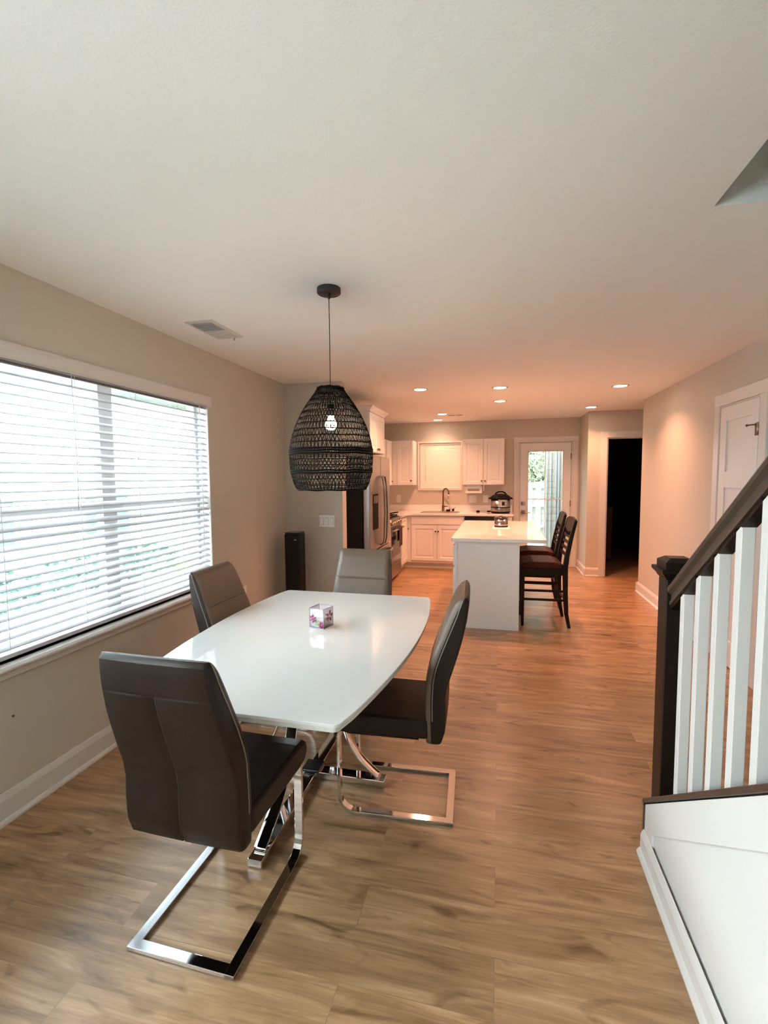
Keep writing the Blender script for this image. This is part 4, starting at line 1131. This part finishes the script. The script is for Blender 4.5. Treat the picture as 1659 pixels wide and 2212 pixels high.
# ------------------------------------------------------------------ oven range
rg = thing('oven_range', 'stainless steel gas range beyond the fridge with pots on its top', 'range', (-1.75, 6.76, 0))
ry0, ry1 = 6.378, 7.138; RX = -1.452
b = NB(); box(b, XL+0.02, RX-0.035, ry0, ry1, 0.06, 0.905); obj('body', b, STEEL, rg)
b = NB(); box(b, RX-0.034, RX+0.0, ry0+0.003, ry1-0.003, 0.265, 0.790); od = obj('oven_door', b, STEEL, rg, bevel=0.004)
b = NB(); box(b, RX, RX+0.003, ry0+0.09, ry1-0.09, 0.36, 0.66); obj('oven_window', b, BLACKG, od)
b = NB(); tube(b, [(RX, ry0+0.06, 0.750), (RX+0.05, ry0+0.07, 0.752), (RX+0.05, ry1-0.07, 0.752), (RX, ry1-0.06, 0.750)], 0.013, 10); obj('handle', b, STEEL, od)
b = NB(); box(b, RX-0.034, RX-0.002, ry0+0.003, ry1-0.003, 0.065, 0.255); obj('warming_drawer', b, STEEL, rg, bevel=0.004)
b = NB(); prism(b, [(RX-0.10, 0.800), (RX+0.008, 0.800), (RX-0.020, 0.905), (RX-0.10, 0.905)], 'Y', ry0+0.002, ry1-0.002); cpn = obj('control_panel', b, mat('dark_steel_panel', (0.22, 0.18, 0.14), 0.25, metal=0.8), rg)
for k in range(5):
    y = ry0+0.10+0.14*k
    b = NB(); cyl(b, (RX-0.002, y, 0.850), 0.021, 0.030, 'X', 16, r2=0.018); obj('knob', b, NICKEL, cpn)
b = NB(); box(b, XL+0.04, RX-0.03, ry0+0.01, ry1-0.01, 0.9055, 0.918); obj('cooktop', b, BLACKG, rg)
for yy in (ry0+0.19, ry1-0.19):
    b = NB()
    for q in range(4): box(b, XL+0.09+0.165*q, XL+0.102+0.165*q, yy-0.165, yy+0.165, 0.930, 0.942)
    for q in range(3): box(b, XL+0.09, RX-0.06, yy-0.16+0.16*q-0.006, yy-0.16+0.16*q+0.006, 0.918, 0.938)
    obj('grate', b, BLACKM, rg)
# dark towel hanging over the oven handle
b = NB(); prism(b, [(RX+0.064, 0.767), (RX+0.067, 0.770), (RX+0.067, 0.50), (RX+0.064, 0.50)], 'Y', ry0+0.30, ry0+0.52)
prism(b, [(RX+0.033, 0.767), (RX+0.036, 0.770), (RX+0.036, 0.58), (RX+0.033, 0.58)], 'Y', ry0+0.30, ry0+0.52); box(b, RX+0.033, RX+0.067, ry0+0.30, ry0+0.52, 0.767, 0.770)
tag(obj('dish_towel', b, mat('dark_brown_towel', (0.05, 0.03, 0.025), 0.95), None), 'dark dish towel hung over the oven door handle', 'towel')
pt = thing('stock_pot', 'dark stock pot with lid on the far burner of the range', 'pot', (-1.70, 6.93, 0.942))
b = NB(); lathe(b, (-1.70, 6.93, 0.9422), [(0, 0), (0.105, 0), (0.112, 0.01), (0.112, 0.125), (0, 0.125)], 28); obj('body', b, BRONZE, pt)
b = NB(); lathe(b, (-1.70, 6.93, 0.9422), [(0, 0.125), (0.118, 0.125), (0.110, 0.140), (0.05, 0.160), (0.018, 0.164), (0.018, 0.185), (0, 0.188)], 28); obj('lid', b, STEEL, pt)
pt = thing('kettle', 'dark kettle with arched handle standing on the range beside the stock pot', 'kettle', (-1.93, 6.92, 0.942))
b = NB(); lathe(b, (-1.93, 6.92, 0.9422), [(0, 0), (0.10, 0), (0.105, 0.02), (0.095, 0.11), (0.05, 0.16), (0.0, 0.165)], 28); obj('body', b, BLACKG, pt)
b = NB(); tube(b, [(-1.93, 6.84, 1.06), (-1.93, 6.83, 1.15), (-1.93, 6.88, 1.19), (-1.93, 6.96, 1.19), (-1.93, 7.01, 1.15), (-1.93, 7.0, 1.06)], 0.009, 8); obj('handle', b, BLACKS, pt)
pt = thing('frying_pan', 'black frying pan on the near front burner of the oven range', 'pan', (-1.66, 6.56, 0.942))
b = NB(); lathe(b, (-1.66, 6.56, 0.9422), [(0, 0), (0.11, 0), (0.135, 0.045), (0.131, 0.045), (0.107, 0.005), (0, 0.005)], 28); obj('body', b, BLACKM, pt)
b = NB(); tube(b, [(-1.53, 6.56, 0.985), (-1.44, 6.57, 1.0), (-1.38, 6.58, 1.01)], 0.009, 8); obj('handle', b, BLACKS, pt)

# paper-towel style box under the wall cabinet
t = thing('under_cabinet_radio', 'small white box unit hung under the right wall cabinet', 'radio', (-0.40, 8.06, 1.30))
b = NB(); box(b, -0.540, -0.268, 7.985, 8.12, 1.228, 1.342); obj('body', b, PLATE, t, bevel=0.006)
b = NB(); box(b, -0.52, -0.29, 8.00, 8.10, 1.342, 1.3635); obj('bracket', b, PLATE, t)
b = NB(); box(b, -0.252, -0.236, 7.99, 8.11, 1.262, 1.3635); obj('side_bracket', b, PLATE, t)
b = NB(); box(b, -0.50, -0.31, 7.982, 7.985, 1.262, 1.300); obj('front_strip', b, SLOT, t)

# ------------------------------------------------------------------ outlets and switches
def plate_y(name, lab, cat, x0, x1, z0, z1, y, gangs, kind):
    t = thing(name, lab, cat, ((x0+x1)/2, y, (z0+z1)/2))
    b = NB(); box(b, x0, x1, y-0.006, y, z0, z1); obj('faceplate', b, PLATE, t, bevel=0.002)
    gw = (x1-x0)/gangs
    for g in range(gangs):
        c = x0+gw*(g+0.5); zm = (z0+z1)/2
        k = kind[g] if isinstance(kind, (list, tuple)) else kind
        if k == 'rocker':
            b = NB(); box(b, c-0.0185, c+0.0185, y-0.0066, y-0.006, zm-0.036, zm+0.036); obj('switch_gap', b, SLOT, t)
            b = NB(); prism(b, [(y-0.0066, zm-0.033), (y-0.0125, zm-0.033), (y-0.0085, zm+0.033), (y-0.0066, zm+0.033)], 'X', c-0.016, c+0.016); obj('rocker', b, PLATE, t)
        else:
            for dz in (-0.020, 0.020):
                b = NB(); box(b, c-0.014, c+0.014, y-0.008, y-0.006, zm+dz-0.014, zm+dz+0.014); obj('socket', b, PLATE, t, bevel=0.003)
                b = NB(); box(b, c-0.007, c-0.005, y-0.0084, y-0.008, zm+dz-0.003, zm+dz+0.006); box(b, c+0.005, c+0.007, y-0.0084, y-0.008, zm+dz-0.003, zm+dz+0.006); obj('slot', b, SLOT, t)
plate_y('light_switch', 'white three-gang light switch plate on the wall beside the fridge', 'light switch', -1.748, -1.588, 1.010, 1.130, PW, 3, 'rocker')
plate_y('wall_outlet', 'white double-width outlet plate under the box unit in the kitchen', 'outlet', -0.496, -0.372, 1.055, 1.180, YB, 2, ['outlet', 'rocker'])
plate_y('wall_outlet', 'white single outlet plate just left of the pressure cooker', 'outlet', -0.262, -0.178, 1.060, 1.180, YB, 1, 'outlet')
plate_y('wall_outlet', 'white single outlet plate in the corner beside the range', 'outlet', -1.762, -1.684, 1.058, 1.192, YB, 1, 'outlet')
t = thing('wall_outlet', 'white outlet plate low on the left wall behind the window-side chair', 'outlet', (XL, 3.60, 0.53))
b = NB(); box(b, XL, XL+0.006, 3.562, 3.636, 0.468, 0.588); obj('faceplate', b, PLATE, t, bevel=0.002)
for dz in (-0.02, 0.02):
    b = NB(); box(b, XL+0.006, XL+0.008, 3.585, 3.613, 0.528+dz-0.014, 0.528+dz+0.014); obj('socket', b, PLATE, t, bevel=0.002)
b = NB(); lathe(b, (0, 0, 0), [(0, 0), (0.006, 0), (0.005, 0.003), (0, 0.003)], 10)
bmesh.ops.transform(b, matrix=Matrix.Translation((XL, 1.61, 0.452)) @ Matrix.Rotation(PI/2, 4, 'Y'), verts=b.verts)
tag(obj('wall_nail', b, BRONZE, None), 'tiny dark nail head in the left wall below the window', 'nail')
# hook on the closet door
t = thing('door_hook', 'small bronze over-door hook high on the closet door', 'hook', (XR-0.015, 3.885, 1.84))
b = NB(); box(b, XR-0.0165, XR-0.0135, 3.872, 3.888, 1.775, 1.862); obj('plate', b, BRONZE, t)
b = NB(); tube(b, [(XR-0.017, 3.880, 1.852), (XR-0.035, 3.895, 1.852), (XR-0.045, 3.93, 1.852)], 0.005, 8); tube(b, [(XR-0.045, 3.93, 1.852), (XR-0.047, 3.937, 1.850)], 0.009, 8); obj('hook_arm', b, BRONZE, t)

# ------------------------------------------------------------------ tower speaker in the corner
t = thing('tower_speaker', 'slim black tower speaker standing in the corner by the light switch', 'speaker', (-1.90, 4.24, 0))
tw = rrect(-1.992, -1.832, 4.16, 4.32, 0.03)
b = NB(); prism(b, tw, 'Z', 0.03, 0.965); bd = obj('cabinet', b, CLOTHB, t, bevel=0.004)
b = NB(); prism(b, rrect(-1.989, -1.835, 4.163, 4.317, 0.03), 'Z', 0.9655, 0.985); obj('top_cap', b, BLACKG, t, bevel=0.008, seg=3)
b = NB(); prism(b, rrect(-2.005, -1.819, 4.147, 4.333, 0.03), 'Z', 0.0, 0.03); obj('base', b, BLACKS, t, bevel=0.004)
b = NB(); box(b, -1.885, -1.858, 4.157, 4.160, 0.912, 0.920); obj('badge', b, STEEL, bd)

# ------------------------------------------------------------------ counter stools
def make_stool():
    """local: faces -x, origin under the middle of the seat, far side +y"""
    t = thing('counter_stool', 'x', 'stool', world=False)
    D, Wd = 0.205, 0.200
    # front legs (tapered) at -x
    for sy in (-1, 1):
        b = NB()
        def seg(pts):
            rings = []
            for (x, y, z, r, ry) in pts: rings.append([b.verts.new((x+a*r, y+c*ry, z)) for a, c in ((-1, -1), (1, -1), (1, 1), (-1, 1))])
            for A_, B_ in zip(rings[:-1], rings[1:]):
                for k in range(4): b.faces.new((A_[k], A_[(k+1) % 4], B_[(k+1) % 4], B_[k]))
            b.faces.new(rings[0][::-1]); b.faces.new(rings[-1])
        seg([(-D+0.006, sy*(Wd-0.005), 0.0, 0.013, 0.013), (-D, sy*(Wd-0.012), 0.30, 0.021, 0.018), (-D, sy*(Wd-0.012), 0.585, 0.023, 0.020)])
        obj('leg', b, ESPRESSO, t, bevel=0.003)
        b = NB()
        seg([(D+0.040, sy*(Wd+0.006), 0.0, 0.015, 0.014), (D+0.012, sy*Wd, 0.14, 0.019, 0.016), (D, sy*Wd, 0.35, 0.022, 0.018), (D-0.005, sy*Wd, 0.60, 0.024, 0.019), (D+0.010, sy*Wd, 0.72, 0.022, 0.017), (D+0.045, sy*Wd, 0.90, 0.019, 0.016), (D+0.085, sy*Wd, 1.065, 0.015, 0.015)])
        obj('leg', b, ESPRESSO, t, bevel=0.003)
        for z in (0.272, 0.362):
            b = NB(); box(b, -D+0.02, D-0.018, sy*(Wd-0.006)-0.008, sy*(Wd-0.006)+0.008, z-0.011, z+0.011); obj('stretcher', b, ESPRESSO, t)
    b = NB(); box(b, -D-0.009, -D+0.009, -Wd+0.026, Wd-0.026, 0.205, 0.235); obj('stretcher', b, ESPRESSO, t)
    b = NB(); box(b, D-0.011, D+0.007, -Wd+0.02, Wd-0.02, 0.27, 0.292); obj('stretcher', b, ESPRESSO, t)
    b = NB(); box(b, -D-0.018, D-0.020, -Wd+0.0, Wd+0.0, 0.520, 0.588)
    obj('apron', b, ESPRESSO, t, bevel=0.004)
    b = NB(); prism(b, [(-D-0.016, 0.589), (D-0.026, 0.589), (D-0.026, 0.635), (0.10, 0.655), (-0.10, 0.655), (-D+0.005, 0.640), (-D-0.016, 0.615)], 'Y', -Wd-0.012, Wd+0.012)
    obj('seat', b, STOOLSEAT, t, bevel=0.012, seg=3)
    # back: top rail with scooped lower edge, slats below
    def bx_at(z): return lerp([(0.60, D-0.005), (0.72, D+0.010), (0.90, D+0.045), (1.065, D+0.085), (1.1, D+0.092)], z)
    b = NB()
    pts_t, pts_b = [], []
    for i in range(13):
        y = -Wd+0.010 + (2*Wd-0.02)*i/12; u = (i-6)/6
        pts_t.append((y, 1.075+0.014*(1-u*u))); pts_b.append((y, 0.975+0.030*(1-u*u)*-1+0.0))
    for side, rng in ((0, None),):
        va = [b.verts.new((bx_at(z)-0.010, y, z)) for y, z in pts_t+pts_b[::-1]]; vb = [b.verts.new((bx_at(z)+0.010, y, z)) for y, z in pts_t+pts_b[::-1]]
        n = len(va)
        for k in range(n): b.faces.new((va[k], va[(k+1) % n], vb[(k+1) % n], vb[k]))
        b.faces.new(va[::-1]); b.faces.new(vb)
    obj('top_rail', b, ESPRESSO, t)
    for z, h in ((0.900, 0.028), (0.840, 0.026), (0.780, 0.026), (0.720, 0.026)):
        b = NB(); x = bx_at(z)
        prism(b, [(x-0.008, z-h/2), (x+0.008, z-h/2), (x+0.008+0.003, z+h/2), (x-0.008+0.003, z+h/2)], 'Y', -Wd+0.015, Wd-0.015); obj('back_slat', b, ESPRESSO, t)
    # oval cut-out piece between the top rail and first slat: three short spindles
    for y in (-0.075, 0.0, 0.075):
        b = NB(); x0_, x1_ = bx_at(0.91), bx_at(0.955)
        tube(b, [(x0_, y, 0.910), (x1_, y, 0.965)], 0.010, 8); obj('spindle', b, ESPRESSO, t)
    return t
stool = make_stool()
SG = 'dark wood counter stools along the island'
stool.location = (0.436, 5.11, 0); stool.rotation_euler = (0, 0, math.radians(2)); stool['group'] = SG
stool['label'] = 'nearer dark wood counter stool with reddish-brown seat, tucked under the island overhang'
s2 = copy_tree(stool); s2.location = (0.442, 5.86, 0); s2.rotation_euler = (0, 0, math.radians(0)); s2['label'] = 'farther dark wood counter stool, closer to the back door, partly behind the nearer one'

# ------------------------------------------------------------------ dark room furniture
t = thing('dresser', 'reddish dark wood dresser barely visible in the dark room beyond the doorway', 'dresser', (1.72, 9.15, 0.004))
b = NB(); box(b, 1.46, 1.925, 8.95, 9.40, 0.06, 0.92); obj('body', b, REDWOOD, t, bevel=0.004)
b = NB(); box(b, 1.45, 1.94, 8.93, 9.42, 0.92, 0.95); obj('top', b, REDWOOD, t, bevel=0.004)
for k in range(4):
    b = NB(); box(b, 1.50, 1.89, 8.935, 8.95, 0.09+0.205*k, 0.28+0.205*k); dd = obj('drawer', b, REDWOOD, t, bevel=0.003)
    b = NB(); cyl(b, (1.695, 8.915, 0.185+0.205*k), 0.014, 0.02, 'Y', 12); obj('knob', b, NICKEL, dd)
b = NB()
for x in (1.48, 1.88):
    for y in (8.97, 9.35): box(b, x, x+0.03, y, y+0.03, 0.004, 0.06)
obj('feet', b, REDWOOD, t)

# ------------------------------------------------------------------ outdoors
GZ = -0.42
b = NB(); box(b, -40, 40, 8.5, 60, GZ-0.2, GZ)
g = obj('lawn', b, GRASS); g['kind'] = 'structure'
b = NB(); box(b, -40, 40, -30, 8.5, GZ-0.2, GZ)  # pale unseen ground, added to bounce neutral daylight up to the ceiling
g = obj('bounce_ground', b, mat('pale_bounce_ground', (0.68, 0.69, 0.68), 0.9, var=0.08, scale=40)); g['kind'] = 'structure'
b = NB(); box(b, -0.6, 1.39, YB+0.145, 12.2, GZ, -0.10)
g = obj('patio', b, CONC); g['kind'] = 'structure'
fn = thing('board_fence', 'white board-on-board fence across the back yard beyond the glazed door', 'fence', (0, 14.5, GZ))
b = NB()
x = -6.0; k = 0
while x < 9:
    box(b, x, x+0.14, 14.5, 14.52, GZ+0.03, 1.33+0.015*math.sin(k*1.7)); x += 0.235; k += 1
obj('front_boards', b, FENCEW, fn)
b = NB(); x = -6.0+0.118
while x < 9:
    box(b, x, x+0.14, 14.58, 14.60, GZ+0.03, 1.32); x += 0.235
obj('rear_boards', b, FENCEW, fn)
b = NB()
for z in (0.0, 0.60, 1.15): box(b, -6, 9, 14.52, 14.56, z, z+0.09)
obj('rails', b, FENCEW, fn)
# tan board-and-batten wall at the side of the patio
tw_ = thing('porch_wall', 'tan vertical-board porch wall seen through the right half of the back door', 'wall', (1.5, 10.2, -0.1))
b = NB(); box(b, 0.925, 1.39, 10.2, 10.3, -0.1, 3.2)
obj('boards', b, TANB, tw_)
for xx in (0.925, 1.00, 1.10, 1.155, 1.26, 1.35):
    b = NB(); box(b, xx, xx+0.030, 10.165, 10.2, -0.1, 3.2); obj('batten', b, SIDING, tw_)
def tree(x, y, h, r, m, lab, n=2600, leaf=0.09, grp='trees beyond the back fence'):
    t = thing('tree', lab, 'tree', (x, y, GZ), 0, grp)
    b = NB(); tube(b, [(x, y, GZ), (x+0.05, y, GZ+h*0.3), (x, y+0.1, GZ+h*0.6)], [0.16, 0.12, 0.06], 10)
    for k in range(6):
        a = k*1.05; tube(b, [(x, y, GZ+h*(0.28+0.05*k)), (x+math.cos(a)*r*0.6, y+math.sin(a)*r*0.6, GZ+h*(0.5+0.06*k))], [0.06, 0.02], 6)
    obj('trunk', b, BARK, t)
    b = NB(); rnd = random.Random(int(x*100+y*10))
    for i in range(n):
        while True:
            p = Vector((rnd.uniform(-1, 1), rnd.uniform(-1, 1), rnd.uniform(-1, 1)))
            if 0.35 < p.length < 1: break
        lump = 0.8+0.2*math.sin(p.x*7+1)*math.cos(p.y*6+p.z*5)
        c = Vector((x, y, GZ+h*0.62)) + Vector((p.x*r, p.y*r, p.z*h*0.42))*lump
        u = Vector((rnd.uniform(-1, 1), rnd.uniform(-1, 1), rnd.uniform(-1, 1))).normalized()
        w = u.orthogonal().normalized(); s_ = leaf*rnd.uniform(0.6, 1.3)
        q = [c+u*s_, c+w*s_*0.6+u.cross(w)*s_*0.15, c-u*s_, c-w*s_*0.6+u.cross(w)*s_*0.15]
        b.faces.new([b.verts.new(v_) for v_ in q])
    f = obj('foliage', b, m, t)
tree(0.9, 19.0, 6.6, 2.5, LEAFG, 'bright green tree high behind the fence at the left of the door glass', 4200, 0.12)
tree(1.25, 15.9, 3.0, 0.9, LEAFW, 'pale whitish shrub tree just above the back fence', 2600, 0.06)
tree(6.2, 19.5, 6.5, 2.6, LEAFG, 'large green tree behind the fence and the tan porch wall')
tree(-5.2, 18.0, 6.0, 2.4, LEAFG, 'green tree behind the far left end of the back fence')
# neighbouring house on the window side
nh = thing('neighbour_house', 'pale sided house with teal windows seen in slivers between the blind slats', 'house', (-7.4, 4.0, GZ))
b = NB(); box(b, -10.5, -7.5, -3, 11, GZ, 3.2)
for k in range(22): box(b, -7.5, -7.485, -3, 11, GZ+0.16*k, GZ+0.16*k+0.145)
obj('siding_wall', b, SIDING, nh)
for (ya, yb_, za, zb_) in ((2.2, 3.6, 0.35, 1.25), (4.6, 6.0, 0.35, 1.25), (7.2, 8.4, 0.35, 1.25), (0.2, 1.4, 0.35, 1.25)):
    b = NB(); window_frame(b, 'X', -7.49, -7.45, ya, yb_, za, zb_, 0.07); w_ = obj('window', b, SIDING, nh)
    b = NB(); box(b, -7.49, -7.47, ya+0.07, yb_-0.07, za+0.07, zb_-0.07); obj('pane', b, TEALG, w_)
b = NB(); prism(b, [(-10.9, 3.2), (-7.1, 3.2), (-9.0, 4.8)], 'Y', -3.3, 11.3); obj('roof', b, ROOFM, nh)
t = thing('hedge', 'low green hedge along the neighbouring house outside the big window', 'hedge', (-6.8, 4, GZ))
b = NB(); rnd = random.Random(3)
for i in range(3000):
    c = Vector((rnd.uniform(-7.2, -6.4), rnd.uniform(0.5, 8.5), GZ+0.02+rnd.random()**0.7*0.55))
    u = Vector((rnd.uniform(-1, 1), rnd.uniform(-1, 1), rnd.uniform(-1, 1))).normalized(); w = u.orthogonal().normalized(); s_ = 0.06
    b.faces.new([b.verts.new(v_) for v_ in (c+u*s_, c+w*s_*0.6, c-u*s_, c-w*s_*0.6)])
obj('foliage', b, HEDGE, t)
